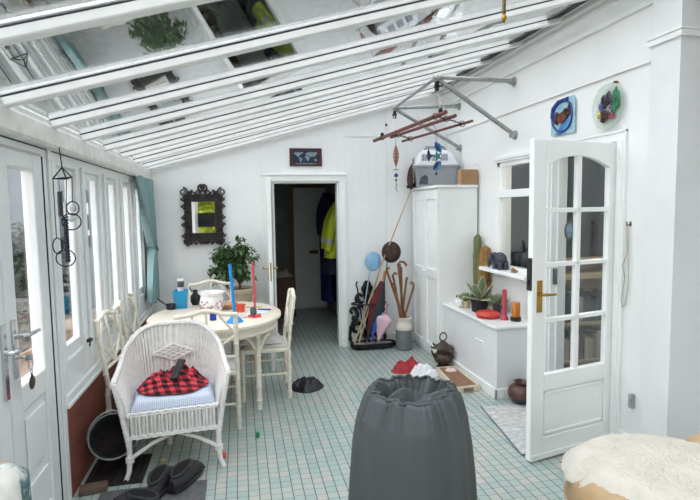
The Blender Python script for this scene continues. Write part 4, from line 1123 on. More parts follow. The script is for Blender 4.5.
m.tube([(2.10, 4.675, .69), (2.095, 4.66, .67), (2.095, 4.655, .65)], [.012, .009, .007], 7); m.ell((2.09, 4.715, .715), (.008, .018, .018), 8, 6); m.ell((2.135, 4.715, .715), (.008, .018, .018), 8, 6)
obj('body', m, M('white glazed pot', '#ecebe8', .15), wp, smooth=60)
m = MB()
for k in range(10):
    a = k*2.4; m.ell((2.125+.02*cos(a), 4.77+.025*sin(a), .72+.006*(k % 3)), (.012, .012, .014), 7, 5)
obj('plant', m, SUCC, wp, smooth=70)
rd = thing('red_dish', 'low red lidded casserole dish at the front of the ledge', 'dish', (2.165, 4.23, .62))
m = MB(); m.lathe([(.08, .62), (.10, .624), (.112, .652), (.105, .652), (0, .652)], (2.165, 4.23, 0), 28); obj('dish', m, M('red glaze', '#b5352a', .3, var=.1), rd, smooth=40)
m = MB(); m.lathe([(.114, .65), (.10, .668), (.05, .682), (.014, .686), (.014, .696), (0, .698)], (2.165, 4.23, 0), 28); obj('lid', m, M('red glaze lid', '#c23c30', .3, var=.1), rd, smooth=40)
m = MB(); m.lathe([(.05, .62), (.085, .622), (.09, .634), (0, .632)], (2.12, 4.44, 0), 24); solo('red_saucer', m, M('red plastic saucer', '#a5352f', .4), 'flat red saucer under the black pot side of the ledge', 'saucer', (2.12, 4.44, .62), smooth=40) if False else None
cn = thing('pink_candle', 'tall pink-red candle in a flared holder on the ledge', 'candle', (2.255, 4.10, .62))
PINKG = M('pink red glass', '#c0505c', .2, var=.05, Transmission_Weight=.2)
m = MB(); m.lathe([(.035, .62), (.036, .63), (.020, .665), (.022, .67)], (2.255, 4.10, 0), 20); obj('base', m, PINKG, cn, smooth=40)
m = MB(); m.lathe([(.021, .665), (.021, .885), (.016, .89), (0, .89)], (2.255, 4.10, 0), 16); obj('stick', m, PINKG, cn, smooth=40)
lt = thing('lantern_torch', 'orange translucent lamp on a black base at the near end of the ledge', 'lamp', (2.325, 4.03, .62))
m = MB(); m.lathe([(.042, .62), (.045, .623), (.045, .655), (.036, .66), (0, .66)], (2.325, 4.03, 0), 22); obj('base', m, BLACK, lt, smooth=40)
m = MB(); m.lathe([(.036, .66), (.037, .78), (.034, .785), (0, .785)], (2.325, 4.03, 0), 22); obj('shade', m, M('amber plastic', '#d5832a', .2, var=.05, Transmission_Weight=.4), lt, smooth=40)
m = MB(); m.lathe([(.022, .62), (.028, .67), (.024, .67), (0, .64)], (2.325, 4.24, 0), 14); solo('grey_cup', m, M('grey mauve glass', '#8d8a97', .3), 'small grey cup behind the red dish on the ledge', 'cup', (2.325, 4.24, .62), smooth=40)

# objects on the kitchen window sill
el = thing('stone_elephant', 'dark blue striped carved elephant on the window sill', 'ornament', (2.375, 4.42, 1.03))
t = NT('dark blue striped carving'); wv = t.n('ShaderNodeTexWave'); wv.inputs['Scale'].default_value = 28; wv.inputs['Distortion'].default_value = 3; wv.bands_direction = 'Z'; t.l(t.pos(), wv.inputs['Vector'])
t.principled(t.ramp(wv.outputs[0], [(.25, lin('#15192a')), (.75, lin('#1b2135')), (.96, lin('#5f6776'))]), .5, 0, t.bump(wv.outputs[0], .5, .004)); STRIPE = t.m
m = MB(); m.ell((2.375, 4.41, 1.125), (.055, .085, .065), 18, 12); m.ell((2.365, 4.50, 1.135), (.042, .045, .05), 14, 10)
for dx, dy in ((-.028, -.055), (.028, -.055), (-.028, .045), (.028, .045)): m.tube([(2.375+dx, 4.41+dy, 1.03), (2.375+dx, 4.41+dy, 1.11)], .024, 10)
obj('body', m, STRIPE, el, smooth=60)
m = MB(); m.tube([(2.36, 4.54, 1.13), (2.35, 4.565, 1.10), (2.345, 4.57, 1.06), (2.34, 4.565, 1.035)], [.022, .018, .014, .011], 9); obj('trunk', m, STRIPE, el, smooth=60)
for s in (-1, 1):
    m = MB(); m.ell((2.365+s*.045, 4.48, 1.14), (.008, .03, .04), 10, 8); obj('ear', m, STRIPE, el, smooth=60)
m = MB(); m.ell((2.37, 4.14, 1.045), (.025, .05, .015), 12, 8, None, .4, 6, 2); m.ell((2.375, 4.17, 1.052), (.014, .018, .018), 8, 6)
solo('driftwood_piece', m, CANE, 'small brown driftwood piece on the window sill', 'ornament', (2.37, 4.14, 1.03), smooth=60)
m = MB(); m.lathe([(.035, 1.036), (.055, 1.07), (.055, 1.12), (.035, 1.17), (.02, 1.18), (0, 1.18)], (2.545, 4.37, 0), 18); solo('black_vase', m, BLACK, 'round black vase behind the kitchen window, left of the other', 'vase', (2.545, 4.37, 1.036), 'black vases inside the window', smooth=50)
m = MB(); m.lathe([(.035, 1.036), (.05, 1.08), (.055, 1.14), (.04, 1.19), (.025, 1.2), (0, 1.2)], (2.55, 4.25, 0), 18); solo('black_vase', m, BLACK, 'round black vase behind the kitchen window, beside the soap bottle', 'vase', (2.55, 4.25, 1.036), 'black vases inside the window', smooth=50)
m = MB(); m.lathe([(.026, 1.036), (.028, 1.04), (.028, 1.15), (.012, 1.17), (.012, 1.21), (0, 1.21)], (2.54, 4.135, 0), 16); m.tube([(2.54, 4.135, 1.2), (2.54, 4.135, 1.23), (2.51, 4.135, 1.23)], .006, 6)
solo('soap_bottle', m, M('grey soap bottle', '#9aa3a8', .2), 'grey pump bottle behind the kitchen window glass', 'bottle', (2.54, 4.135, 1.036), smooth=50)

# art glass on the right wall (upper boarding front face is x = 2.434)
XW = XR-.001
g1 = thing('glass_plaque', 'square art glass plaque with a blue oval, left of the round one', 'wall art', (XW, 3.57, 2.27))
pq = [(3.422, 2.155), (3.716, 2.165), (3.72, 2.36), (3.64, 2.425), (3.45, 2.43), (3.422, 2.39)]
m = MB(); m.prism([(a, b) for a, b in pq], (XW-.010, 0, 0), (0, 1, 0), (0, 0, 1), (-.008, 0, 0))
obj('glass', m, stained('pale teal art glass', '#cfe6ea', [(.25, lin('#8fd0cf')), (.45, lin('#b9dde6')), (.6, lin('#5e9fd0')), (.8, lin('#2a5cc4'))], 6, .7), g1, bevel=.002)
m = MB(); m.tube([(XW-.02, 3.57+.125*cos(a)*(1+.05*cos(3*a)), 2.295+.115*sin(a)) for a in [2*pi*i/36 for i in range(36)]], .009, 8, closed=True)
m.tube([(XW-.02, 3.70, 2.30), (XW-.02, 3.69, 2.37), (XW-.02, 3.62, 2.412), (XW-.02, 3.50, 2.415)], .016, 8); obj('blue_oval', m, M('cobalt blue glass', '#22418f', .12, var=.2), g1, smooth=60)
m = MB()
for y, z, a, b in ((3.64, 2.29, .045, .045), (3.53, 2.31, .055, .035), (3.58, 2.30, .06, .025), (3.48, 2.34, .03, .04)): m.ell((XW-.02, y, z), (.008, a, b), 14, 8, None, .5, 8, y)
obj('dark_motif', m, M('dark brown glass', '#3a2026', .2, var=.3), g1, smooth=60)
m = MB(); m.ell((XW-.026, 3.57, 2.285), (.006, .05, .035), 12, 8, None, .5, 8, 3); obj('rust_motif', m, M('rust glass', '#6d3a2a', .2, var=.25), g1, smooth=60)
g2 = thing('glass_plate', 'round coloured art glass plate on the wall above the glazed door', 'wall art', (XW, 3.06, 2.275))
m = MB(); prof = []
R3 = Matrix(((0, 0, -1), (0, 1, 0), (1, 0, 0)))
m.xf = Matrix.Translation((XW-.012, 3.06, 2.272)) @ R3.to_4x4()
m.lathe([(0, .004), (.11, .006), (.15, .018), (.152, .022), (.148, .024), (.108, .012), (0, .010)], (0, 0, 0), 48, False)
obj('plate', m, stained('clear green glass', '#f0f5f2', [(.3, lin('#e8eeeb')), (.5, lin('#dbe6df')), (.7, lin('#e8ead8'))], 5, .22), g2, smooth=40)
rnd = random.Random(17)
for (y, z, a, b, col, nm, n) in ((3.075, 2.315, .05, .065, '#2a2230', 'dark', 9), (2.985, 2.30, .035, .085, '#1f7a4c', 'green', 8), (3.12, 2.275, .035, .045, '#55588f', 'violet', 6), (3.085, 2.215, .05, .05, '#3b1f24', 'maroon', 8), (3.145, 2.235, .03, .03, '#cfc85a', 'yellow', 5), (3.01, 2.20, .035, .025, '#a04a58', 'rose', 5), (3.045, 2.255, .03, .03, '#8f95a0', 'smoky', 6)):
    m = MB()
    for k in range(n):
        q = rnd.uniform(0, 2*pi); w = sqrt(rnd.random())*.62
        m.ell((XW-.032-.002*(nm in ('dark', 'maroon')), y+a*w*cos(q), z+b*w*sin(q)), (.006, a*rnd.uniform(.35, .6), b*rnd.uniform(.35, .6)), 12, 7, None, .5, 7, k)
    obj(nm+'_swirl', m, M(nm+' glass swirl', col, .15, var=.45, scale=45), g2, smooth=60)
m = MB(); m.box(XW-.03, XW, 3.0, 3.012, 2.41, 2.425); obj('hanger', m, BRONZE, g2)

# galvanised brackets and airer
GB = 'galvanised wall brackets'
def bracket(y, za, zu, zl, xa_, lab):
    r = thing('wall_bracket', lab, 'bracket', (XR, y, zu), GB); xw = XR-.016
    m = MB(); m.tube([(xa_, y, za), (xw, y, zu)], .019, 12); obj('arm', m, STEEL, r, smooth=50)
    m = MB(); m.tube([(xa_+.01, y+.02, za-.01), (xw if zl > 2.47 else XR, y+.02, zl)], .019, 12); obj('strut', m, STEEL, r, smooth=50)
    for z, x in ((zu, xw), (zl, XR)):
        m = MB(); m.xf = Matrix.Translation((x, y+.01, z)) @ Matrix.Rotation(-pi/2, 4, 'Y'); m.lathe([(.042, 0), (.042, .008), (.026, .013), (.026, .05), (0, .05)], (0, 0, 0), 20); obj('flange', m, STEEL, r, smooth=40)
    m = MB(); m.ell((xa_, y+.01, za), (.03, .03, .03), 12, 8); m.tube([(xa_, y+.01, za-.02), (xa_, y+.01, za-.07)], .012, 8); obj('coupling', m, STEEL, r, smooth=50)
    return r
bracket(4.28, 2.735, 2.725, 2.255, 1.70, 'near galvanised tube bracket, left of the blue glass plaque')
bracket(5.46, 2.70, 2.735, 2.276, 1.68, 'far galvanised tube bracket above the pet carrier')
m = MB(); m.tube([(1.70, 4.31, 2.735), (1.68, 5.44, 2.70)], .014, 10); solo('tie_bar', m, STEEL, 'thin steel tube joining the ends of the two wall brackets', 'tube', (1.7, 4.9, 2.72), smooth=50)
air = thing('clothes_airer', 'hanging dark wood clothes airer of three rods slung from the brackets', 'clothes airer', (1.75, 4.85, 2.4))
rods = (((1.755, 4.22, 2.43), (1.46, 5.52, 2.35)), ((1.885, 4.32, 2.42), (1.64, 5.47, 2.385)), ((2.05, 4.33, 2.38), (1.76, 5.45, 2.34)))
for k, (a, b) in enumerate(rods):
    m = MB(); m.tube([a, b], [.019, .017, .013][k], 8); obj('rod', m, ROD, air, smooth=30)
def lp(k, q): return Vector(rods[k][0]).lerp(Vector(rods[k][1]), q)
for q in (.12, .86):
    m = MB()
    for k in (0, 1):
        a, b = lp(k, q), lp(k+1, q)
        for i in range(7):
            c = a.lerp(b, i/6); d = (b-a).normalized(); n = (Vector((0, 0, 1)) if i % 2 else d.cross(Vector((0, 0, 1)))).normalized()
            m.tube([c+d*.018*cos(t_)+n*.009*sin(t_) for t_ in [2*pi*j/10 for j in range(10)]], .003, 5, closed=True)
    for k in range(3): m.tube([lp(k, q)+Vector((0, 0, .0))+Vector((.025*cos(t_), 0, .025*sin(t_))) for t_ in [2*pi*j/14 for j in range(14)]], .004, 5, closed=True)
    obj('chain', m, IRON, air, smooth=60)
for (x, y, zt), q in (((1.70, 4.29, 2.67), .06), ((1.68, 5.47, 2.635), .86)):
    m = MB(); e = lp(0, q); e2 = lp(1, q); m.tube([(x, y, zt), e+Vector((0, 0, .02))], .0035, 6); m.tube([(x+.008, y, zt), e.lerp(e2, .5)+Vector((0, 0, .02))], .0035, 6); obj('rope', m, M('white cord', '#dedbd2', .8) if 'white cord' not in bpy.data.materials else bpy.data.materials['white cord'], air, smooth=60)
    m = MB()
    for dy in (-.012, .012): m.tube(ring_pts((x, y+dy, zt-.01), .018, 14, 'y'), .005, 6, closed=True)
    m.box(x-.014, x+.014, y-.016, y+.016, zt-.05, zt+.03); obj('pulley', m, IRON, air)
    m = MB(); e = lp(0, q); m.ell(e+Vector((0, 0, .03)), (.02, .02, .025), 10, 7); obj('knot', m, IRON, air, smooth=60)

# hanging mobiles
mb1 = thing('hanging_spindle', 'pink spindle mobile with a blue glass ball hanging from the airer', 'mobile', (1.56, 5.36, 2.37))
x, y = 1.655, 5.35
m = MB(); m.tube([(x, y, 2.40), (x, y, 1.80)], .002, 5); obj('string', m, BLACK, mb1)
m = MB()
for k in range(8):
    a0 = k*pi/4; m.tube([(x+.028*sin(pi*q/14)*cos(a0+q*.35), y+.028*sin(pi*q/14)*sin(a0+q*.35), 2.29-.23*q/14) for q in range(15)], .004, 5)
m.ell((x, y, 2.175), (.016, .016, .09), 10, 8); obj('spindle', m, M('dusty pink copper', '#a9776a', .4, .3), mb1, smooth=60)
m = MB(); m.ell((x, y, 1.965), (.022, .022, .022), 14, 10); obj('blue_ball', m, M('deep blue glass', '#1d2a86', .1), mb1, smooth=60)
m = MB(); m.tube([(x-.035, y, 2.02), (x, y, 2.032), (x+.035, y, 2.02)], .004, 5); m.ell((x, y, 1.915), (.014, .014, .014), 10, 7); m.tube([(x, y, 1.89), (x+.01, y, 1.85), (x-.008, y, 1.83), (x+.016, y, 1.79)], .0035, 5); obj('charms', m, M('grey charm', '#6c6e78', .4, .5), mb1, smooth=60)
mb2 = thing('bird_suncatcher', 'blue and green swallow and star suncatcher hanging before the pet carrier', 'mobile', (1.79, 4.5, 2.1))
x, y = 1.778, 4.5
SB, SG, SV = M('sky blue enamel', '#3f84b8', .25, var=.25, scale=40), M('sea green enamel', '#1f8074', .25, var=.2, scale=40), M('dark violet enamel', '#2b2450', .3)
m = MB(); m.tube([(1.70, y, 2.41), (x-.01, y, 2.34), (x, y, 2.25), (x, y, 1.93)], .0018, 5); obj('string', m, BLACK, mb2)
m = MB(); m.ell((x, y, 1.925), (.012, .012, .014), 10, 7); obj('bead', m, BLACK, mb2, smooth=60)
def flat(poly, mat, name, y_=y, th=.004):
    m = MB(); m.prism([(x+a, b) for a, b in poly], (0, y_, 0), (1, 0, 0), (0, 0, 1), (0, th, 0)); return obj(name, m, mat, mb2)
def petal(c, l, w, ang, n=10):
    out = []
    for i in range(n): q = i/n; out.append((l*(q-.5), w*sin(pi*q)*.5))
    for i in range(n): q = 1-i/n; out.append((l*(q-.5), -w*sin(pi*q)*.5))
    ca, sa = cos(ang), sin(ang); return [(c[0]+a*ca-b*sa, c[1]+a*sa+b*ca) for a, b in out]
flat(petal((.018, 2.165), .12, .065, 2.1), SB, 'upper_drop'); flat(petal((.012, 2.165), .08, .03, 2.1), SV, 'upper_core', y-.003)
flat(petal((.012, 2.0), .115, .065, .9), SB, 'lower_drop'); flat(petal((-.005, 2.0), .10, .03, .9), SV, 'lower_core', y-.003)
flat([(.012+(.055 if i % 2 == 0 else .02)*cos(pi/2+i*pi/5+.3), 2.085+(.055 if i % 2 == 0 else .02)*sin(pi/2+i*pi/5+.3)) for i in range(10)], SG, 'star')
flat([(-.075, 2.155), (-.055, 2.10), (-.02, 2.088), (-.05, 2.078), (-.07, 2.03), (-.088, 2.07), (-.088, 2.12)], SV, 'swallow')

# on top of the wardrobe
def CB():
    q = MB(); q.xf = Matrix.Translation((2.178, 5.55, 1.846)) @ Matrix.Rotation(radians(-13), 4, 'Z') @ Matrix.Diagonal((.98, .76, 1.06, 1)) @ Matrix.Translation((-2.122, -5.26, -1.846)); return q
ca_ = thing('pet_carrier', 'grey and white plastic pet carrier on top of the white cupboard', 'pet carrier', (2.18, 5.57, 1.845))
GREYP = M('mid grey plastic', '#8f959a', .45, var=.03); WHP = M('white plastic lid', '#e2e6ea', .4)
def rrect(x0, x1, y0, y1, z, r=.05, n=5):
    out = []
    for cx_, cy_, a0 in ((x1-r, y1-r, 0), (x0+r, y1-r, pi/2), (x0+r, y0+r, pi), (x1-r, y0+r, 3*pi/2)):
        for i in range(n+1): a = a0+pi/2*i/n; out.append((cx_+r*cos(a), cy_+r*sin(a), z))
    return out
z0 = 1.846
m = CB(); m.loft([rrect(1.90, 2.34, 5.10, 5.42, z0), rrect(1.875, 2.37, 5.08, 5.44, z0+.20), rrect(1.865, 2.38, 5.07, 5.45, z0+.202), rrect(1.865, 2.38, 5.07, 5.45, z0+.222)])
obj('base_tub', m, GREYP, ca_, smooth=40)
m = CB(); m.loft([rrect(1.868, 2.377, 5.073, 5.447, z0+.222), rrect(1.868, 2.377, 5.073, 5.447, z0+.24), rrect(1.885, 2.36, 5.09, 5.43, z0+.245), rrect(1.93, 2.31, 5.13, 5.39, z0+.36), rrect(1.97, 2.27, 5.17, 5.35, z0+.385)])
obj('lid', m, WHP, ca_, smooth=40)
m = CB()
for xq in (1.99, 2.10, 2.21):
    m.cbox((xq, 5.107, z0+.305), (.075, .012, .07), Matrix.Rotation(-.33, 3, 'X'))
obj('side_vent', m, M('dark grey mesh', '#7d848a', .6), ca_, bevel=.004)
m = CB()
for xq in (1.99, 2.10, 2.21):
    for j in range(4): m.cbox((xq-.027+j*.018, 5.10, z0+.305), (.004, .006, .066), Matrix.Rotation(-.33, 3, 'X'))
obj('vent_bars', m, WHP, ca_)
m = CB(); m.tube([(2.0, 5.26, z0+.385), (2.02, 5.26, z0+.42), (2.22, 5.26, z0+.42), (2.24, 5.26, z0+.385)], .014, 8); obj('handle', m, GREYP, ca_, smooth=50)
m = CB(); m.prism([(1.92, z0+.03), (2.02, z0+.03), (2.02, z0+.10), (1.99, z0+.125), (1.94, z0+.10)], (0, 5.078, 0), (1, 0, 0), (0, 0, 1), (0, .02, 0)); obj('side_badge', m, M('charcoal badge', '#4b5156', .5, var=.3, scale=50), ca_, bevel=.003)
m = CB()
for i in range(5): m.tube([(1.868, 5.17+i*.045, z0+.05), (1.872, 5.17+i*.045, z0+.31)], .004, 6)
for i in range(5): m.tube([(1.868, 5.16, z0+.06+i*.06), (1.868, 5.36, z0+.06+i*.06)], .004, 6)
obj('wire_door', m, STEEL, ca_)
m = MB(); m.box(2.375, 2.43, 5.05, 5.45, z0, z0+.17) if False else None
m = MB(); m.cbox((2.335, 5.04, z0+.078), (.19, .09, .155), Matrix.Rotation(.06, 3, 'Z'))
cb = thing('cardboard_box', 'small brown cardboard box beside the pet carrier', 'box', (2.345, 5.035, z0)); obj('body', m, CARD, cb, bevel=.003)
m = MB(); m.cbox((2.335, 5.04, z0+.158), (.193, .03, .004), Matrix.Rotation(.06, 3, 'Z')); obj('flap_tape', m, M('tan tape', '#b8935f', .4), cb)
bk = thing('round_basket', 'round dark wicker basket on edge beside the pet carrier', 'basket', (1.965, 5.66, z0))
m = MB(); m.xf = Matrix.Translation((1.965, 5.66, z0+.137)) @ Matrix.Rotation(pi/2+.15, 4, 'Y') @ Matrix.Rotation(0, 4, 'Z')
DWK = M('dark brown wicker', '#4a3128', .7, var=.3, scale=60, bump=.6, bscale=90, bdist=.006)
for k in range(9):
    q = k/8; m.tube(ring_pts((0, 0, -.03+.0*q), .015+.115*q, 30), .0085, 6, closed=True)
m.lathe([(.126, -.035), (.135, .0), (.132, .03), (.12, .03), (.118, -.02), (0, -.026)], (0, 0, 0), 36, False)
obj('coiled_base', m, DWK, bk, smooth=60)
m = MB(); m.box(2.012, 2.028, 5.60, 5.78, z0, z0+.27); solo('wooden_board', m, wood_mat('red brown board', '#7a4a38', '#9a6650', 2), 'red-brown board standing between the basket and the pet carrier', 'board', (2.02, 5.69, z0), bevel=.003)

# ================================================================ UMBRELLA STAND CORNER
us = thing('umbrella_stand', 'black cast iron umbrella stand with ornate back beside the doorway', 'umbrella stand', (1.47, 5.72, 0))
m = MB()
def oval2(cx_, cy_, a, b, z, n=36): return [(cx_+a*(abs(cos(t_))**.7)*(1 if cos(t_) >= 0 else -1), cy_+b*(abs(sin(t_))**.8)*(1 if sin(t_) >= 0 else -1), z) for t_ in [2*pi*(i+.5)/n for i in range(n)]]
m.loft([oval2(1.47, 5.70, .255, .10, .012), oval2(1.47, 5.70, .27, .115, .03), oval2(1.47, 5.70, .27, .115, .065), oval2(1.47, 5.70, .255, .10, .07), oval2(1.47, 5.70, .235, .085, .035)])
for sx in (-.2, .2):
    for sy in (-.06, .06): m.ell((1.47+sx, 5.70+sy, .012), (.022, .022, .012), 10, 6)
obj('drip_tray', m, IRON, us, smooth=40)
m = MB(); m.loft([oval2(1.47, 5.70, .236, .086, .036), oval2(1.47, 5.70, .236, .086, .05)]); obj('tray_liner', m, M('pale stone tray', '#a9a69f', .7), us)
m = MB(); m.tube([(1.42+.20*cos(t_), 5.685+.095*sin(t_), .53) for t_ in [2*pi*i/32 for i in range(32)]], .010, 8, closed=True); obj('ring', m, IRON, us, smooth=60)
m = MB(); yb = 5.80
def sw(pts, r=.014):
    P = [Vector((a, yb, b)) for a, b in pts]; out = []
    for i in range(len(P)-1):
        p0, p1, p2, p3 = P[max(i-1, 0)], P[i], P[i+1], P[min(i+2, len(P)-1)]
        for k in range(6):
            q = k/6; out.append(.5*((2*p1)+(p2-p0)*q+(2*p0-5*p1+4*p2-p3)*q*q+(3*p1-p0-3*p2+p3)*q**3))
    out.append(P[-1]); n = len(out); m.tube(out, [r*1.3*(1.15-.5*abs(2*i/(n-1)-1)) for i in range(n)], 7)
for sx in (-1, 1):
    c = 1.43
    sw([(c, .06), (c+sx*.04, .2), (c+sx*.11, .28), (c+sx*.17, .25), (c+sx*.16, .18), (c+sx*.12, .18)], .017)
    sw([(c+sx*.20, .06), (c+sx*.21, .16), (c+sx*.17, .30), (c+sx*.12, .38), (c+sx*.16, .46), (c+sx*.20, .43), (c+sx*.18, .39)], .017)
    sw([(c, .25), (c+sx*.03, .42), (c+sx*.09, .52), (c+sx*.13, .56), (c+sx*.10, .62), (c+sx*.06, .59)], .017)
    sw([(c, .50), (c+sx*.04, .64), (c+sx*.01, .76), (c-sx*.02, .70)], .017)
    sw([(c+sx*.14, .08), (c+sx*.08, .14), (c+sx*.03, .10)], .014)
    for a, b in ((.17, .34), (.10, .47), (.05, .68), (.20, .22), (.21, .10)): m.ell((c+sx*a, yb, b), (.024, .014, .034), 9, 7)
m.tube([(1.43, yb, .05), (1.43, yb, .74)], .016, 8); m.tube([(1.42, 5.78, .53), (1.43, yb, .53)], .01, 6)
obj('ornate_back', m, IRON, us, smooth=60)
tn = NT('light blue net'); pn_ = tn.n('ShaderNodeBsdfPrincipled'); pn_.inputs['Base Color'].default_value = lin('#6fb2dc'); pn_.inputs['Roughness'].default_value = .7
tt_ = tn.n('ShaderNodeBsdfTransparent'); mx_ = tn.n('ShaderNodeMixShader'); mx_.inputs[0].default_value = .5; tn.l(tt_.outputs[0], mx_.inputs[1]); tn.l(pn_.outputs[0], mx_.inputs[2]); tn.l(mx_.outputs[0], tn.out.inputs[0]); NETB = tn.m
def net(name, lab, cat, hoop_c, hoop_r, pole0, pole1, mat, dr, pmat, tilt):
    r = thing(name, lab, cat, pole0)
    m = MB(); R3 = Matrix.Rotation(tilt, 3, 'Z')
    pts = [Vector(hoop_c)+R3 @ Vector((hoop_r*cos(t_), 0, hoop_r*1.12*sin(t_))) for t_ in [2*pi*i/24 for i in range(24)]]
    m.tube(pts, .006, 6, closed=True); obj('hoop', m, pmat, r, smooth=60)
    m = MB(); m.grid(lambda u, v: Vector(hoop_c)+R3 @ Vector((hoop_r*.97*(1-v*.55)*cos(2*pi*u), -dr*v-.01*sin(u*20)*v, hoop_r*1.09*(1-v*.55)*sin(2*pi*u)-.045*v*v)), 28, 8, .003)
    m.ell(Vector(hoop_c)+R3 @ Vector((0, -dr, -.045)), (hoop_r*.47, .006, hoop_r*.5), 14, 8)
    obj('net', m, mat, r, smooth=70)
    m = MB(); m.tube([pole0, pole1], .007, 8); obj('handle', m, pmat, r, smooth=60); return r
net('butterfly_net', 'light blue fishing net on a stick in the umbrella stand', 'net', (1.475, 5.68, 1.01), .098, (1.30, 5.70, .052), (1.44, 5.685, .92), NETB, .05, M('pale blue stick', '#a9c3d2', .4), .1)
net('woven_scoop', 'dark brown leather-rimmed net standing in the corner above the umbrellas', 'net', (1.675, 5.62, 1.115), .105, (1.50, 5.70, .052), (1.63, 5.63, 1.01), M('dark brown mesh', '#3c2a22', .8, var=.3, scale=70), .05, M('brown rim', '#5a4030', .6), -.25)
m = MB(); m.tube([(1.235, 5.66, .055), (1.56, 5.62, .98), (1.915, 5.60, 1.835)], [.010, .008, .006], 8)
pl = thing('bamboo_pole', 'long thin bamboo pole leaning from the umbrella stand to the cupboard top', 'pole', (1.235, 5.66, .055)); obj('shaft', m, BAMBOO, pl, smooth=60)
m = MB(); m.ell((1.91, 5.60, 1.85), (.03, .03, .028), 10, 7); m.tube([(1.885, 5.60, 1.855), (1.86, 5.60, 1.852)], .018, 8); obj('rubber_tip', m, BLACK, pl, smooth=60)
# folded umbrellas
def umbrella(lab, p0, p1, rmax, at, mats, n=8, handle=None, hm=None):
    r = thing('umbrella', lab, 'umbrella', p0, 'folded umbrellas in the stand')
    a, b = Vector(p0), Vector(p1); d = (b-a).normalized(); s = d.cross(Vector((0, 1, 0))).normalized(); t_ = s.cross(d)
    L = (b-a).length
    m = MB(); m.tube([a, a+d*.05], [.004, .006], 6); obj('tip', m, STEEL, r)
    for h, mt in enumerate(mats):
        m = MB(); rings = []
        for k in range(15):
            q = k/14; rr = rmax*(q/at if q < at else max(.25, 1-(q-at)/(1-at)*.75))+.004
            rings.append([a+d*(.04+(L-.04)*q)+(s*cos(w)+t_*sin(w))*rr*(1+.35*max(0, cos(n*w/2+q*2.5+h*pi/len(mats)*2)))*(1.0 if len(mats) == 1 else (.8+.35*(cos(w*2+h*pi+q*2) > 0))) for w in [2*pi*i/40 for i in range(40)]])
        m.loft(rings); obj('canopy', m, mt, r, smooth=60)
    if handle:
        m = MB(); m.tube([b]+[Vector(h) for h in handle], .011, 8); obj('handle', m, hm, r, smooth=60)
    return r
umbrella('large folded maroon and dark green umbrella with an orange handle', (1.38, 5.66, .06), (1.575, 5.64, .78), .062, .62, [fabric('maroon umbrella cloth', '#5d1f2b'), fabric('dark green umbrella cloth', '#2e3f3c')], 8, [(1.60, 5.64, .90)], wood_mat('orange wood handle', '#c4742a', '#dc934a', 2))
umbrella('small pink folded umbrella at the front of the stand', (1.495, 5.60, .06), (1.60, 5.62, .40), .085, .85, [fabric('pink umbrella cloth', '#d6b3c2')], 8, [(1.62, 5.625, .50), (1.64, 5.625, .52)], M('pink handle', '#c88ba2', .4))
umbrella('folded royal blue umbrella behind the pink one', (1.42, 5.60, .055), (1.57, 5.66, .66), .04, .85, [fabric('royal blue cloth', '#2b4aa8')], 8, [(1.60, 5.66, .74)], M('blue handle', '#3a68c0', .4))
m = MB(); m.tube([(1.385, 5.745, .052), (1.30, 5.74, .70), (1.285, 5.74, .74), (1.30, 5.74, .78)], .009, 7); solo('walking_stick', m, BLACK, 'thin black stick at the left of the umbrella stand', 'walking stick', (1.385, 5.745, .05), smooth=60) 
m = MB(); m.tube([(1.28, 5.63, .052), (1.53, 5.655, .86)], .008, 7); solo('wooden_stick', m, BAMBOO, 'straight pale stick leaning in the umbrella stand below the blue net', 'stick', (1.28, 5.63, .05), smooth=60)
# churn with walking sticks
def HB():
    q = MB(); q.xf = Matrix.Translation((-.03, -.045, 0)); return q
cu2 = thing('milk_churn', 'two-tone churn-shaped pot, grey below and cream above, holding canes', 'pot', (1.80, 5.555, 0))
m = HB(); m.lathe([(.088, 0), (.094, .006), (.094, .225), (.09, .23), (0, .23)], (1.83, 5.60, 0), 30); obj('body', m, M('grey stoneware', '#686e70', .5, var=.12), cu2, smooth=40)
m = HB(); m.lathe([(.09, .23), (.096, .24), (.094, .275), (.074, .305), (.072, .345), (.082, .355), (.082, .375), (.070, .375), (.064, .31), (.08, .24)], (1.83, 5.60, 0), 30, False); obj('neck', m, M('cream stoneware', '#d5cec0', .4), cu2, smooth=40)
for lab, p0, p1, hk in (('brown cane in the churn with a broad crook, tallest of the group', (1.85, 5.61, .24), (1.77, 5.60, .94), [(1.765, 5.60, .98), (1.79, 5.60, 1.01), (1.84, 5.60, 1.0), (1.865, 5.60, .96)]),
    ('brown cane in the churn leaning left with a knobbed top', (1.86, 5.60, .24), (1.65, 5.60, .86), [(1.63, 5.60, .92), (1.66, 5.60, .95)]),
    ('straight dark cane standing upright in the churn', (1.82, 5.64, .24), (1.81, 5.63, .93), [(1.79, 5.63, .96), (1.80, 5.63, .98)]),
    ('orange-brown cane in the churn leaning right against the cupboard', (1.79, 5.585, .24), (1.932, 5.575, .70), [(1.94, 5.575, .75), (1.92, 5.575, .775), (1.90, 5.575, .75)]),
    ('thin dark cane in the churn between the crook and the wardrobe', (1.80, 5.62, .24), (1.86, 5.60, .80), [(1.872, 5.60, .83)]),
    ('cane in the churn with a hooked top just left of the tallest', (1.81, 5.60, .24), (1.715, 5.60, .80), [(1.70, 5.60, .85), (1.72, 5.60, .885), (1.75, 5.60, .87)]),
    ('short thick brown cane leaning left in the churn', (1.84, 5.57, .24), (1.70, 5.57, .75), [(1.695, 5.57, .78)])):
    m = HB(); m.tube([p0]+[tuple(Vector(p0).lerp(Vector(p1), q)) for q in (.5,)]+[p1]+hk, .014, 8)
    solo('walking_cane', m, CANE, lab, 'walking cane', (p0[0]-.03, p0[1]-.045, p0[2]), 'canes in the churn', smooth=60)

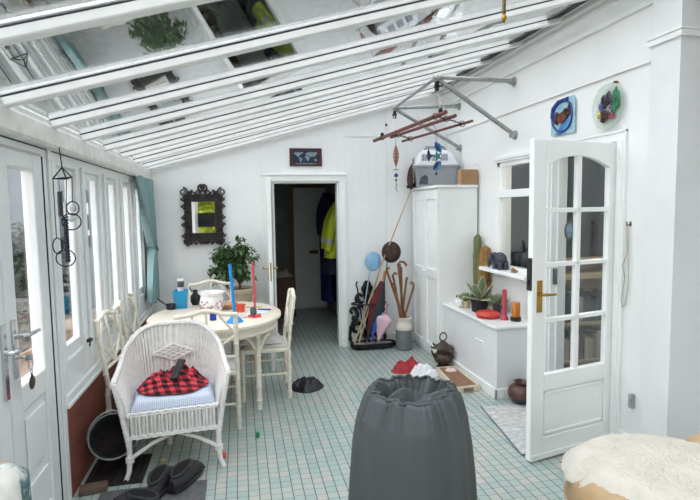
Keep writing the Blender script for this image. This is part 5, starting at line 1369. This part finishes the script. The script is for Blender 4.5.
# ================================================================ FLOOR THINGS
# black bin bag by the chair
m = crumple(.545, 4.575, .001, .17, .15, .115, 6.2, 34, 2.2, .4, .3); solo('bin_bag', m, DARKBAG, 'crumpled black cloth bag on the floor beside the right-hand dining chair', 'bag', (.545, 4.575, 0), smooth=80)
m = MB(); m.lathe([(.012, 0), (.016, .003), (.016, .03), (.012, .034), (0, .034)], (.075, 3.625, 0), 14); solo('bottle_stopper', m, M('bright green plastic', '#118a5f', .35), 'small green plastic bottle stopper on the floor', 'stopper', (.075, 3.625, 0), smooth=40)
m = MB(); m.ell((-.155, 3.36, .022), (.022, .022, .022), 14, 10); solo('orange_ball', m, M('orange plastic', '#e0562e', .4), 'small orange ball beside the right foot of the wicker chair', 'ball', (-.155, 3.36, 0), smooth=80)
m = MB(); m.ell((-.525, 3.36, .025), (.027, .027, .025), 14, 10); solo('yellow_ball', m, M('dull straw ball', '#a39a74', .7, var=.15), 'small straw-coloured ball under the wicker armchair', 'ball', (-.525, 3.36, 0), smooth=80)
# doormat
MATM = fabric('charcoal rib doormat', '#5a5b5e', .25, .8, 40)
m = MB(); m.box(-.83, -.24, 2.78, 3.09, .001, .012); dm = solo('doormat', m, MATM, 'charcoal grey doormat under the black clogs', 'mat', (-.53, 2.94, 0), bevel=.004)
def clog(lab, x, y, rz):
    r = thing('garden_clog', lab, 'clog', (0, 0, 0), 'black rubber clogs')
    m = MB(); rings = []; N = 24
    def foot(s): return .044*(1-.25*max(0, (s-.55)/.45)) if s > .5 else .036+.016*s
    z0 = .0125
    def sec(s, zt):
        pass
    # outer shell lofted from toe (-y) to heel (+y) in cross sections
    rr = []
    for k in range(15):
        q = k/14; yy = -.13+.26*q; w = .046*sqrt(max(.02, 1-abs((q-.42)/.62)**2.6)); h = .035+.045*sin(min(1, q/.45)*pi/2) if q < .5 else .08-.018*(q-.5)/.5
        h *= sqrt(max(.08, 1-max(0, (.12-q)/.13)**2)) if q < .12 else 1
        rr.append([(w*cos(t_)*(1 if sin(t_) < 0 else .96), yy, max(0, h*.5+h*.5*sin(t_)*(1.0))) for t_ in [2*pi*i/N for i in range(N)]])
    m.loft(rr); obj('upper', m, M('black rubber', '#2b2b2e', .55) if 'black rubber' not in bpy.data.materials else bpy.data.materials['black rubber'], r, smooth=60)
    m = MB(); m.loft([[(.047*sqrt(max(.02, 1-abs((-yy/.145)) **3))*sg, yy, z) for (yy, sg) in [(-.13+.26*i/9, 1) for i in range(10)]+[(.13-.26*i/9, -1) for i in range(10)]] for z in (0, .02)]); obj('sole', m, bpy.data.materials['black rubber'], r, smooth=40)
    m = MB(); rim = [(.034*cos(t_), .04+.076*sin(t_), .082-.012*sin(t_)*(1 if sin(t_) > 0 else .1)) for t_ in [2*pi*i/22 for i in range(22)]]
    m.tube(rim, .007, 6, closed=True); obj('collar', m, bpy.data.materials['black rubber'], r, smooth=60)
    m = MB(); m.loft([[(p[0]*.95, .04+(p[1]-.04)*.95, p[2]+.001) for p in rim], [(p[0]*.9, .04+(p[1]-.04)*.9, p[2]+.002) for p in rim]])
    obj('opening_shade', m, M('clog opening shade', '#050506', .95) if 'clog opening shade' not in bpy.data.materials else bpy.data.materials['clog opening shade'], r)  # near-black sheet over the solid upper, paints the shade inside the opening
    r.location = (x, y, .0125); r.scale = (1.18, 1.18, 1.3); r.rotation_euler = (0, 0, rz); return r
clog('left black rubber clog of the pair side by side on the doormat', -.495, 3.06, pi-.25)
clog('right black rubber clog of the pair, nearest the wicker chair', -.36, 3.10, pi-.45)
clog('third black rubber clog, cut by the bottom edge of the photo', -.60, 2.83, pi+1.2)
# coal bucket tilted, grate mat, block
bu = thing('metal_bucket', 'dark metal bucket tipped on its side against the brick wall', 'bucket', (0, 0, 0))
m = MB(); Hb = .26
m.lathe([(.095, 0), (.10, .004), (.155, Hb), (.162, Hb+.004), (.162, Hb+.012), (.152, Hb+.008), (.095, .012), (0, .010)], (0, 0, 0), 40, False)
obj('body', m, M('dark green-black enamel', '#48524f', .35, .4, var=.25, scale=9), bu, smooth=40)
m = MB(); m.tube(ring_pts((0, 0, Hb+.006), .16, 40), .007, 8, closed=True); obj('rim', m, M('worn zinc rim', '#76807f', .4, .6), bu, smooth=60)
m = MB(); m.tube([(.168*cos(t_), .182*sin(t_), Hb-.01+.02*sin(t_)) for t_ in [pi*i/20 for i in range(21)]], .006, 7); obj('handle', m, STEEL, bu, smooth=60)
m = MB(); m.lathe([(.12, .10), (.06, .115), (0, .12)], (0, 0, 0), 24, True, lambda a, z: 1+.06*sin(5*a)); obj('ash', m, M('dark ash', '#2b2320', .95, var=.4, scale=30, bump=.6), bu, smooth=60)
bu.rotation_euler = (radians(62), 0, radians(12)); bu.location = (-.845, 3.49, .142); bu.scale = (.84, .84, .86)
m = MB(); m.box(-.955, -.62, 3.16, 3.52, .0, .010); 
for i in range(9): m.box(-.94+i*.036, -.925+i*.036, 3.17, 3.51, .010, .018)
solo('boot_tray', m, M('dark rusty iron mat', '#2c2422', .8, var=.3, bump=.3), 'dark ridged iron tray on the floor under the bucket', 'tray', (-.79, 3.34, 0))
m = MB(); m.cbox((-.88, 3.125, .02), (.15, .075, .038), Matrix.Rotation(.15, 3, 'Z')); solo('wood_block', m, M('weathered brown block', '#6b5a4c', .8, var=.15), 'small brown wood block on the floor by the door frame', 'block', (-.88, 3.125, 0), bevel=.006)

# red and white cloths, iron lantern, tray
m = crumple(1.60, 4.82, .001, .19, .12, .115, 1.7, 56, 2.6, .5, .5); solo('red_cloth', m, fabric('crumpled red jacket cloth', '#a52d39', .25, .4, 9), 'crumpled dark red cloth on the floor beyond the grey cover', 'cloth', (1.62, 4.85, 0), smooth=80)
m = crumple(1.69, 4.62, .001, .15, .10, .12, 4.9, 40, 3.4, -.1); solo('white_cloth', m, WHITECLOTH, 'crumpled white cloth in front of the red one on the floor', 'cloth', (1.69, 4.62, 0), smooth=80)
m = MB(); m.ell((1.43, 4.78, .014), (.018, .018, .014), 10, 7, None, .5, 8, 1); solo('dried_fruit', m, M('brown crumb', '#8a5a3a', .8), 'tiny brown lump on the floor left of the red cloth', 'lump', (1.43, 4.78, 0), smooth=70)
BRN = M('dark brown cast iron', '#54483e', .5, .5, var=.25, bump=.4, bscale=70)
il = thing('iron_lantern', 'brown cast iron pagoda lantern on the floor against the ledge', 'lantern', (1.965, 4.79, 0))
def LB():
    q = MB(); q.xf = Matrix.Translation((1.965, 4.79, 0)) @ Matrix.Diagonal((.80, .80, .97, 1)) @ Matrix.Translation((-1.93, -4.86, 0)); return q
cx, cy = 1.93, 4.86
m = LB(); m.lathe([(.09, 0), (.095, .01), (.075, .025), (.06, .035), (.06, .045)], (cx, cy, 0), 8); 
for k in range(4): a = k*pi/2+.4; m.tube([(cx+.09*cos(a), cy+.09*sin(a), 0), (cx+.075*cos(a), cy+.075*sin(a), .04)], .016, 7)
obj('foot', m, BRN, il, smooth=40)
m = LB(); m.lathe([(.06, .045), (.105, .07), (.12, .11), (.105, .15), (.07, .165), (0, .165)], (cx, cy, 0), 24)
for k in range(12): a = k*pi/6; m.tube([(cx+.065*cos(a), cy+.065*sin(a), .055), (cx+.122*cos(a), cy+.122*sin(a), .11), (cx+.07*cos(a), cy+.07*sin(a), .165)], .008, 6)
obj('belly', m, BRN, il, smooth=50)
m = LB(); m.lathe([(.075, .165), (.085, .175), (.085, .20), (.145, .212), (.13, .225), (.07, .25), (.04, .275), (.022, .28), (0, .285)], (cx, cy, 0), 6)
for k in range(6): a = k*pi/3; m.tube([(cx+.12*cos(a), cy+.12*sin(a), .218), (cx+.155*cos(a), cy+.155*sin(a), .222), (cx+.165*cos(a), cy+.165*sin(a), .24)], [.012, .011, .007], 6)
obj('roof', m, BRN, il, smooth=30)
m = LB(); m.tube([(cx+.045*cos(t_), cy+.005, .325+.045*sin(t_)) for t_ in [2*pi*i/22 for i in range(22)]], .008, 8, closed=True); m.ell((cx, cy, .283), (.018, .018, .014), 10, 7); obj('ring_handle', m, BRN, il, smooth=60)
sp = LB(); sp.tube([(cx-.10, cy-.02, .13), (cx-.15, cy-.03, .16), (cx-.17, cy-.03, .20)], [.02, .015, .011], 8); obj('spout', sp, BRN, il, smooth=60)
ty = thing('scratch_tray', 'pale wooden tray with brown cork panel on the floor beside the lantern', 'tray', (1.94, 4.37, 0))
m = MB(); c0 = [(1.79, 4.075), (2.015, 4.085), (2.03, 4.655), (1.835, 4.66)]
def quad_in(c, d):
    cx_ = sum(p[0] for p in c)/4; cy_ = sum(p[1] for p in c)/4
    return [(p[0]+(d if p[0] < cx_ else -d), p[1]+(d if p[1] < cy_ else -d)) for p in c]
ci = quad_in(c0, .018)
m.loft([[(a, b, 0) for a, b in c0], [(a, b, .055) for a, b in c0], [(a, b, .055) for a, b in ci], [(a, b, .047) for a, b in ci]]); obj('frame', m, TRAYW, ty, bevel=.002)
m = MB(); m.loft([[(a, b, .044) for a, b in ci], [(a, b, .052) for a, b in ci]]); obj('cork_panel', m, M('brown cork', '#8c6a52', .95, var=.25, scale=70, bump=.6, bscale=120), ty)
m = MB(); m.box(1.86, 1.95, 4.069, 4.08, .015, .042); obj('front_plate', m, M('bronze plate', '#7a6258', .5), ty)
m = crumple(1.935, 4.53, .053, .055, .045, .04, 7.7, 20, 3); solo('cloth_mouse', m, M('pale pink soft toy', '#e3c7c2', .9, var=.15, scale=40), 'small pink and white soft toy on the brown cork tray', 'toy', (1.935, 4.53, .053), smooth=80)
gj = thing('ginger_jar', 'squat brown glazed jar with dark base at the end of the ledge', 'jar', (2.235, 3.76, 0))
m = MB(); m.lathe([(.065, 0), (.09, .02), (.112, .055), (.115, .06)], (2.235, 3.76, 0), 32); obj('base', m, M('dark blue-black glaze', '#2a3136', .3, var=.2), gj, smooth=50)
m = MB(); m.lathe([(.115, .06), (.116, .09), (.105, .125), (.075, .15), (.06, .155), (.062, .17), (.07, .178), (.062, .18), (.05, .16), (.04, .12), (0, .1)], (2.235, 3.76, 0), 32, False); obj('body', m, M('brown red glaze', '#553530', .35, var=.3, scale=18), gj, smooth=50)
t = NT('mosaic pattern mat'); vo = t.n('ShaderNodeTexVoronoi'); vo.inputs['Scale'].default_value = 26; mp = t.n('ShaderNodeMapping'); mp.inputs['Scale'].default_value = (1, 1.7, 1); mp.inputs['Rotation'].default_value = (0, 0, .7); t.l(t.pos(), mp.inputs[0]); t.l(mp.outputs[0], vo.inputs['Vector'])
sp_ = t.n('ShaderNodeSeparateXYZ'); t.l(vo.outputs['Color'], sp_.inputs[0])
cr = t.ramp(sp_.outputs[0], [(0, lin('#b0b4b6')), (.3, lin('#bfc0bd')), (.55, lin('#c8c5bd')), (.72, lin('#b8b2a8')), (.85, lin('#a5acb3')), (.95, lin('#d0cdc6'))], 'CONSTANT'); t.principled(cr, .7, 0, t.bump(vo.outputs[0], .2, .002)); MOS = t.m
m = MB(); m.prism([(1.86, 3.74), (2.395, 3.68), (2.395, 2.90), (1.745, 2.93)], (0, 0, .001), (1, 0, 0), (0, 1, 0), (0, 0, .006))
mm_ = thing('patterned_mat', 'pale mosaic-patterned floor mat beside the open glazed door', 'mat', (2.05, 3.3, 0)); obj('mat', m, MOS, mm_)
m = MB(); m.tube([(1.86, 3.74, .006), (1.745, 2.93, .006), (2.395, 2.90, .006)], .006, 6); obj('edge_binding', m, M('slate edging', '#6b7b86', .6), mm_)
m = MB(); m.cbox((1.62, 4.16, .012), (.10, .055, .022), Matrix.Rotation(.9, 3, 'Z')); solo('folded_packet', m, M('grey beige packet', '#9a948a', .7, var=.15), 'small greyish packet on the floor just right of the grey cover', 'packet', (1.62, 4.16, 0), bevel=.005)

# ================================================================ FOREGROUND
# grey drawstring cover
cv = thing('grey_cover', 'large grey fabric cover with gathered drawstring top, centre foreground', 'furniture cover', (.69, 2.05, 0))
def prof(q):   # q 0 floor .. 1 rim
    pts = [(0, .300, 0), (.30, .283, .26), (.52, .268, .46), (.70, .253, .62), (.82, .234, .735), (.90, .208, .805), (.96, .187, .844), (1.0, .163, .855)]
    for a, b in zip(pts, pts[1:]):
        if q <= b[0]:
            k = (q-a[0])/(b[0]-a[0]); return a[1]+(b[1]-a[1])*k, a[2]+(b[2]-a[2])*k
    return pts[-1][1:]
def cov(u, v):
    a = 2*pi*u; r, z = prof(v)
    g = max(0, (v-.74)/.26)
    pl_ = .034*g**1.3*(noise.noise(Vector((cos(a)*9, sin(a)*9, v*.8)))+.55*noise.noise(Vector((cos(a)*16, sin(a)*16, v*.5+3)))+.16*sin(34*a+6*noise.noise(Vector((cos(a)*3, sin(a)*3, 1)))))
    big = .022*(1-.6*g)*noise.noise(Vector((cos(a)*2.2, sin(a)*2.2, v*1.5)))+.010*noise.noise(Vector((cos(a)*5, sin(a)*5, v*1.2+4)))
    sq = 1+.035*cos(4*a)
    rr = r*sq+pl_+big
    return (.70+rr*.975*cos(a), 2.05+rr*sin(a)*.86, z-.022*g*max(0, -sin(a))+.016*g*noise.noise(Vector((cos(a)*4, sin(a)*4, 7))))
m = MB(); m.grid(cov, 260, 70, None)
obj('skirt', m, COVER, cv, smooth=80)
m = MB(); tube_pts = [cov(i/90, 1.0) for i in range(90)]
m.tube([(p[0], p[1], p[2]+.001) for p in tube_pts], .006, 7, closed=True); obj('drawstring_hem', m, COVER, cv, smooth=80)
def top(u, v):
    a = 2*pi*u; p = Vector(cov(u, 1.0)); c = Vector((.70, 2.05, .80)); k = v
    q = p.lerp(c, k)
    w0 = noise.noise(Vector((q.x*6, q.y*6, 2)))*.05; dz = -.035*sin(pi*min(1, k*1.2))+min(1, k*5)*(.050*noise.noise(Vector(((q.x+w0)*9+(q.y)*6, (q.y+w0)*22-q.x*5, 3)))+.030*noise.noise(Vector(((q.x+w0)*16-q.y*14, (q.y+w0)*16, 8))))
    return (q.x+.02*k*noise.noise(Vector((q.x*12, q.y*12, 1))), q.y+.02*k*noise.noise(Vector((q.x*12, q.y*12, 5))), q.z+dz)
m = MB(); m.grid(top, 150, 30, None); obj('crumpled_top', m, COVER, cv, smooth=80)
m = MB(); rnd = random.Random(3)
for px_, pz_ in ((-.12, .50), (.06, .47), (-.02, .33), (.20, .56)):
    y_ = 2.05-.86*sqrt(max(0, .29**2-px_**2))-.004
    m.ell((.69+px_, y_, pz_), (.008, .004, .006), 8, 5)
# leather tub chair with sheepskin
lc = thing('leather_footstool', 'round tan leather seat at lower right, mostly under a sheepskin', 'seat', (1.735, 1.765, 0))
def lobe(a, k=1): return 1+.04*cos(2*a+.6)
m = MB(); cx, cy = 1.735, 1.765
R0 = [(.30, .13), (.345, .16), (.375, .26), (.385, .36), (.375, .43), (.33, .475), (.22, .492), (0, .497)]
m.lathe(R0, (cx, cy, 0), 56, True, lambda a, z: lobe(a)); obj('leather_cushion', m, LEATHER, lc, smooth=60)
m = MB(); m.tube([(cx+.388*lobe(a)*cos(a), cy+.388*lobe(a)*sin(a), .34) for a in [2*pi*i/60 for i in range(60)]], .007, 7, closed=True); obj('piping', m, LEATHER, lc, smooth=60)
m = MB(); m.lathe([(.27, .03), (.30, .05), (.30, .13), (0, .13)], (cx, cy, 0), 40); obj('plinth', m, BLACK, lc, smooth=40)
for k in range(4):
    a = k*pi/2+.7; m = MB(); m.lathe([(.02, 0), (.025, .004), (.025, .04), (0, .04)], (cx+.23*cos(a), cy+.23*sin(a), 0), 12); obj('foot', m, BLACK, lc, smooth=40)
def arm_lobe():
    m = MB(); m.ell((2.13, 1.93, .42), (.14, .12, .12), 24, 16); m.loft([[(2.13+.10*cos(t_), 1.93+.09*sin(t_), z) for t_ in [2*pi*i/20 for i in range(20)]] for z in (.05, .4)]); return m
obj('side_bolster', arm_lobe(), LEATHER, lc, smooth=60)
def skin(u, v):
    a = 2*pi*u; wob = 1+.05*noise.noise(Vector((cos(a)*3, sin(a)*3, 2)))+.03*noise.noise(Vector((cos(a)*9, sin(a)*9, 4)))
    # wool edge hangs lower on some sides
    front = max(0, cos(a-radians(250)))
    ext = 1.0+.10*max(0, cos(a-radians(60)))
    R = .415*wob*lobe(a)*(1-.22*max(0, cos(a-radians(222)))**1.5); r = R*v
    z = .516+.014*(1-v*v)
    if v > .74: z -= .085*((v-.74)/.26)**1.8*(1.0+.4*noise.noise(Vector((cos(a)*2, sin(a)*2, 9))))
    fuzz = .004*noise.noise(Vector((r*cos(a)*25, r*sin(a)*25, 0)))+.006*noise.noise(Vector((r*cos(a)*150, r*sin(a)*150, 2)))+.004*noise.noise(Vector((r*cos(a)*90, r*sin(a)*90, 5)))
    ro = r+.006*noise.noise(Vector((cos(a)*40, sin(a)*40, v*9)))*v
    return (cx+ro*cos(a), cy+ro*sin(a), z+fuzz)
m = MB(); m.grid(skin, 320, 100, None)
sk_ = thing('sheepskin', 'cream fluffy sheepskin draped over the tan leather seat', 'sheepskin', (cx, cy, .5)); ob = obj('fleece', m, WOOL, sk_, smooth=80)
so = ob.modifiers.new('thick', 'SOLIDIFY'); so.thickness = .012; so.offset = -1
# patterned upholstered chair at lower left corner
t = NT('white and teal floral upholstery'); n1 = t.noise(7, 3); n2 = t.noise(10, 2, t.pos('Generated'))
cc = t.ramp(n1, [(.40, lin('#e3e1da')), (.52, lin('#cfd3cd')), (.56, lin('#5f807d')), (.64, lin('#3d5f61')), (.70, lin('#dcdbd4'))]); t.principled(cc, .85); FLORAL = t.m
fc = thing('floral_armchair', 'white and teal floral upholstered chair corner at lower left', 'armchair', (-.80, 1.72, 0))
m = MB(); m.loft([rrect(-.97, -.735, 1.45, 1.95, .12, .06), rrect(-.97, -.73, 1.45, 1.96, .5, .07), rrect(-.97, -.735, 1.46, 1.955, .73, .07), rrect(-.955, -.76, 1.50, 1.92, .765, .06), rrect(-.93, -.82, 1.6, 1.87, .78, .04)]); obj('padded_arm', m, FLORAL, fc, smooth=60)
m = MB(); m.tube([(-.785, 1.945, z) for z in (.14, .4, .69)]+[(-.80, 1.925, .75), (-.84, 1.91, .772)], .009, 8); obj('piping', m, M('peach piping', '#d2a988', .7), fc, smooth=60)
m = MB(); m.loft([rrect(-.97, -.72, 1.02, 1.46, .12, .05), rrect(-.97, -.72, 1.02, 1.46, .42, .05)]); obj('seat', m, FLORAL, fc, smooth=50)
for x_, y_ in ((-.92, 1.10), (-.76, 1.10), (-.92, 1.92), (-.76, 1.92)):
    m = MB(); m.tube([(x_, y_, 0), (x_, y_, .13)], .02, 8); obj('leg', m, CANE, fc)

# ================================================================ LEFT SIDE HANGINGS
ck = thing('wind_chime', 'black wire hanging of rings and dark twisted glass in front of the window', 'wind chime', (-.86, 2.85, 1.35))
x, y = -.86, 2.85
WIRE = M('black wire', '#1a1a1c', .4, .4)
m = MB(); m.tube([(x-.01, y-.005, 1.945), (x-.004, y, 1.845)], .0028, 6)
tri = [(-.902, y-.02, 1.788), (-.818, y-.01, 1.796), (-.862, y+.05, 1.79)]
for p in tri: m.tube([(x-.004, y, 1.845), p], .0035, 6)
m.tube(tri, .0035, 6, closed=True); obj('top_frame', m, WIRE, ck, smooth=60)
m = MB(); m.tube([tri[0], (-.902, y-.02, 1.49)], .0022, 5); m.tube([tri[1], (-.822, y-.01, 1.67)], .0022, 5); m.tube([tri[2], (-.862, y+.02, 1.61), (-.866, y, 1.43)], .0022, 5)
obj('wires', m, WIRE, ck)
for (xr, z, ra, rb) in ((-.822, 1.640, .029, .034), (-.832, 1.573, .045, .041), (-.902, 1.452, .022, .04), (-.868, 1.389, .045, .042)):
    m = MB(); m.tube(ring_pts((xr, y-.01, z), ra, 26, 'y', rb), .0032, 6, closed=True); obj('ring', m, WIRE, ck, smooth=60)
for xr, z in ((-.822, 1.640), (-.832, 1.590)):
    m = MB(); m.ell((xr, y-.01, z), (.016, .008, .018), 10, 8); m.tube([(xr-.03, y-.01, z), (xr+.03, y-.01, z)], .002, 5); obj('glass_drop', m, M('clear grey glass', '#b8bfc4', .1), ck, smooth=60)
m = MB()
for k in range(2):
    m.tube([(-.862+.008*cos(q*.9+k*pi), y+.008*sin(q*.9+k*pi), 1.60-.0049*q) for q in range(48)], .006, 7)
obj('twisted_glass', m, M('dark blue twisted glass', '#20253c', .2, var=.35, scale=70), ck, smooth=60)
m = MB(); m.tube([(-.888, y+.02, 1.788), (-.888, y+.02, 1.72)], .002, 5); m.tube([(-.888, y+.02, 1.725), (-.888, y+.02, 1.60)], .012, 8); obj('dark_tube', m, M('smoky tube', '#2c2f33', .3), ck, smooth=60)
ky = thing('key_bunch', 'keys with a round tag hanging from the french door lock', 'keys', (-.95, 2.46, .93))
x, y = -.962, 2.475
m = MB(); m.tube([(XL+.004, y, .985), (x+.03, y, .985)], .006, 8); m.box(x+.02, x+.05, y-.003, y+.003, .972, .998); obj('key', m, CHROME, ky)
m = MB(); m.tube(ring_pts((x+.04, y, .955), .024, 20, 'x'), .0025, 5, closed=True); m.tube(ring_pts((x+.04, y, .92), .010, 12, 'x'), .002, 5, closed=True); obj('key_ring', m, CHROME, ky, smooth=60)
m = MB(); m.xf = Matrix.Translation((x+.04, y, .872)) @ Matrix.Rotation(pi/2, 4, 'Y'); m.lathe([(.030, -.002), (.032, 0), (.030, .002), (0, .002)], (0, 0, 0), 22); m.xf = Matrix.Identity(4); m.box(x+.038, x+.042, y-.006, y+.006, .895, .915); obj('tag', m, M('black and gold tag', '#3a3528', .35, .5, var=.5, scale=90), ky, smooth=40)
# brass pull hanging from the roof
bp = thing('brass_pull', 'slender aged brass pull hanging from the roof at the top edge', 'pull', (1.356, 2.5, 2.57))
m = MB(); z0 = roofz(1.356); m.tube([(1.356, 2.5, z0-.003), (1.356, 2.5, 2.585)], [.009, .010], 8); obj('rod', m, BRONZE, bp, smooth=60)
m = MB(); m.lathe([(.010, 2.597), (.014, 2.585), (.012, 2.572), (.006, 2.557), (0, 2.555)], (1.356, 2.5, 0), 12); obj('finial', m, BRASS, bp, smooth=50)
# cord on hook + latch on the right wall
cd = thing('looped_string', 'loop of off-white cord hanging from a hook right of the glazed door', 'string', (XR-.01, 2.86, 1.47))
m = MB(); m.box(XR-.006, XR, 2.85, 2.86, 1.48, 1.51); m.tube([(XR-.01, 2.855, 1.49), (XR-.03, 2.855, 1.485), (XR-.03, 2.855, 1.51)], .005, 6); obj('hook', m, BRONZE, cd)
m = MB(); P = [(XR-.025, 2.855, 1.495), (XR-.02, 2.845, 1.3), (XR-.02, 2.84, 1.1), (XR-.02, 2.862, .97), (XR-.02, 2.885, .95), (XR-.02, 2.90, 1.0), (XR-.02, 2.87, 1.15), (XR-.02, 2.895, 1.22), (XR-.02, 2.86, 1.3), (XR-.025, 2.86, 1.495)]
m.tube(P, .0045, 6); obj('cord', m, M('dusty cord', '#bdb9ad', .8), cd, smooth=60)
m = MB(); m.box(XR-.03, XR, 2.77, 2.80, .31, .40); m.box(XR-.035, XR-.03, 2.775, 2.795, .32, .37); solo('wall_catch', m, M('grey metal catch', '#a2a6a8', .4, .5), 'small grey metal catch low on the wall right of the glazed door', 'catch', (XR, 2.785, .35), bevel=.002)
# oval charm on the far jamb of the doorway
m = MB(); m.tube([(2.085, 2.935, 1.60), (2.07, 2.95, 1.57), (2.07, 2.95, 1.52)], .003, 5)
oc = thing('oval_charm', 'small oval blue charm hanging behind the glass of the open glazed door', 'ornament', (2.07, 2.95, 1.45)); obj('cord', m, BLACK, oc)
m = MB(); m.ell((2.07, 2.95, 1.455), (.032, .012, .062), 16, 10); obj('frame', m, M('dark bronze oval', '#4a3a2c', .4, .5), oc, smooth=60)
m = MB(); m.ell((2.068, 2.941, 1.455), (.022, .008, .045), 14, 10); obj('blue_face', m, M('blue enamel face', '#6f8fa3', .2, var=.3, scale=80), oc, smooth=60)

# bookcase in the dim room beyond
bc = thing('bookcase', 'pale wooden bookcase in the dim room, seen through the glazed door', 'bookcase', (3.4, 4.55, 0))
m = MB()
for xx in (2.98, 3.86): m.box(xx, xx+.025, 4.40, 4.68, 0, 1.08)
m.box(2.98, 3.885, 4.665, 4.68, 0, 1.08); obj('frame', m, OAK, bc)
for z in (.06, .44, .90, 1.055):
    m = MB(); m.box(3.005, 3.86, 4.40, 4.665, z, z+.03 if z != .90 else z+.05); obj('shelf', m, OAK, bc)
bcol = [('#7f8a8c', 'grey'), ('#2f3b44', 'slate'), ('#8e8f86', 'stone'), ('#3d4d57', 'blue-grey'), ('#b0aea2', 'cream'), ('#20262b', 'black'), ('#6b4d3e', 'brown'), ('#9aa3a6', 'silver'), ('#46575a', 'teal'), ('#c4bba6', 'pale')]
ORD = 'first second third fourth fifth sixth seventh eighth ninth tenth eleventh twelfth thirteenth fourteenth fifteenth sixteenth seventeenth eighteenth nineteenth twentieth twenty-first twenty-second twenty-third twenty-fourth twenty-fifth'.split()
rnd = random.Random(9); bms = [M('book cover '+n, c, .6) for c, n in bcol]
for z, nm, x0, x1 in ((.47, 'upper', 3.04, 3.62), (.09, 'lower', 3.03, 3.75)):
    xx = x0; k = 0; 
    while xx < x1:
        wd_ = rnd.uniform(.025, .055); h = rnd.uniform(.20, .30); ci_ = rnd.randrange(10)
        m = MB(); m.box(xx, xx+wd_-.002, 4.43, 4.60, z, z+h); 
        bk_ = thing('book', '%s book, %s from the left on the %s bookcase shelf' % (bcol[ci_][1], ORD[k], nm), 'book', (xx+wd_/2, 4.5, z), 'books on the %s bookcase shelf' % nm)
        obj('cover', m, bms[ci_], bk_, bevel=.002)
        xx += wd_; k += 1

# ================================================================ CAMERA / LIGHT
F, HC = 515.0, 1.62
yaw, pitch, roll = radians(12.0), radians(4.63), radians(.83)
fw = Vector((sin(yaw)*cos(pitch), cos(yaw)*cos(pitch), -sin(pitch)))
r_ = Vector((cos(yaw), -sin(yaw), 0)); u_ = r_.cross(fw)
R2 = r_*cos(roll)-u_*sin(roll); U2 = u_*cos(roll)+r_*sin(roll)
cam = bpy.data.cameras.new('camera'); cam.sensor_width = 36; cam.lens = F*36/700; cam.clip_start = .02
co = bpy.data.objects.new('camera', cam); COL.objects.link(co)
co.matrix_world = Matrix(((R2.x, U2.x, -fw.x, 0), (R2.y, U2.y, -fw.y, 0), (R2.z, U2.z, -fw.z, HC), (0, 0, 0, 1)))
sc.camera = co

wld = bpy.data.worlds.new('overcast sky'); sc.world = wld; wld.use_nodes = True
nt = wld.node_tree; nt.nodes.clear()
out = nt.nodes.new('ShaderNodeOutputWorld'); bg = nt.nodes.new('ShaderNodeBackground'); tc = nt.nodes.new('ShaderNodeTexCoord')
sep = nt.nodes.new('ShaderNodeSeparateXYZ'); nt.links.new(tc.outputs['Generated'], sep.inputs[0])
rp = nt.nodes.new('ShaderNodeValToRGB'); nt.links.new(sep.outputs['Z'], rp.inputs[0])
rp.color_ramp.elements[0].color = (.89, .87, .895, 1); rp.color_ramp.elements[1].color = (.99, .965, 1.0, 1)
nt.links.new(rp.outputs[0], bg.inputs[0]); 
# hazy sky, brighter towards the garden side on the left where the veiled sun stands
mm1 = nt.nodes.new('ShaderNodeMapRange'); nt.links.new(sep.outputs['X'], mm1.inputs[0]); mm1.inputs[1].default_value = -1; mm1.inputs[2].default_value = 1; mm1.inputs[3].default_value = 2.75; mm1.inputs[4].default_value = 1.2
nt.links.new(mm1.outputs[0], bg.inputs[1]); nt.links.new(bg.outputs[0], out.inputs[0])
kl = bpy.data.lights.new('kitchen_fill', 'POINT'); kl.energy = 15; kl.shadow_soft_size = .12; kl.color = (1, .93, .84); ko = bpy.data.objects.new('kitchen_fill', kl); COL.objects.link(ko); ko.location = (3.25, 3.75, 1.9)  # added fill light without a fitting, brightens the bookcase
sc.view_settings.view_transform = 'Standard'; sc.view_settings.look = 'None'; sc.view_settings.gamma = 1; sc.view_settings.use_curve_mapping = False
sc.view_settings.exposure = 0.9
sc.cycles.max_bounces = 12; sc.cycles.diffuse_bounces = 6; sc.cycles.glossy_bounces = 6; sc.cycles.transparent_max_bounces = 24; sc.cycles.transmission_bounces = 8
sc.cycles.use_denoising = True
sc.cycles.sample_clamp_indirect = 8
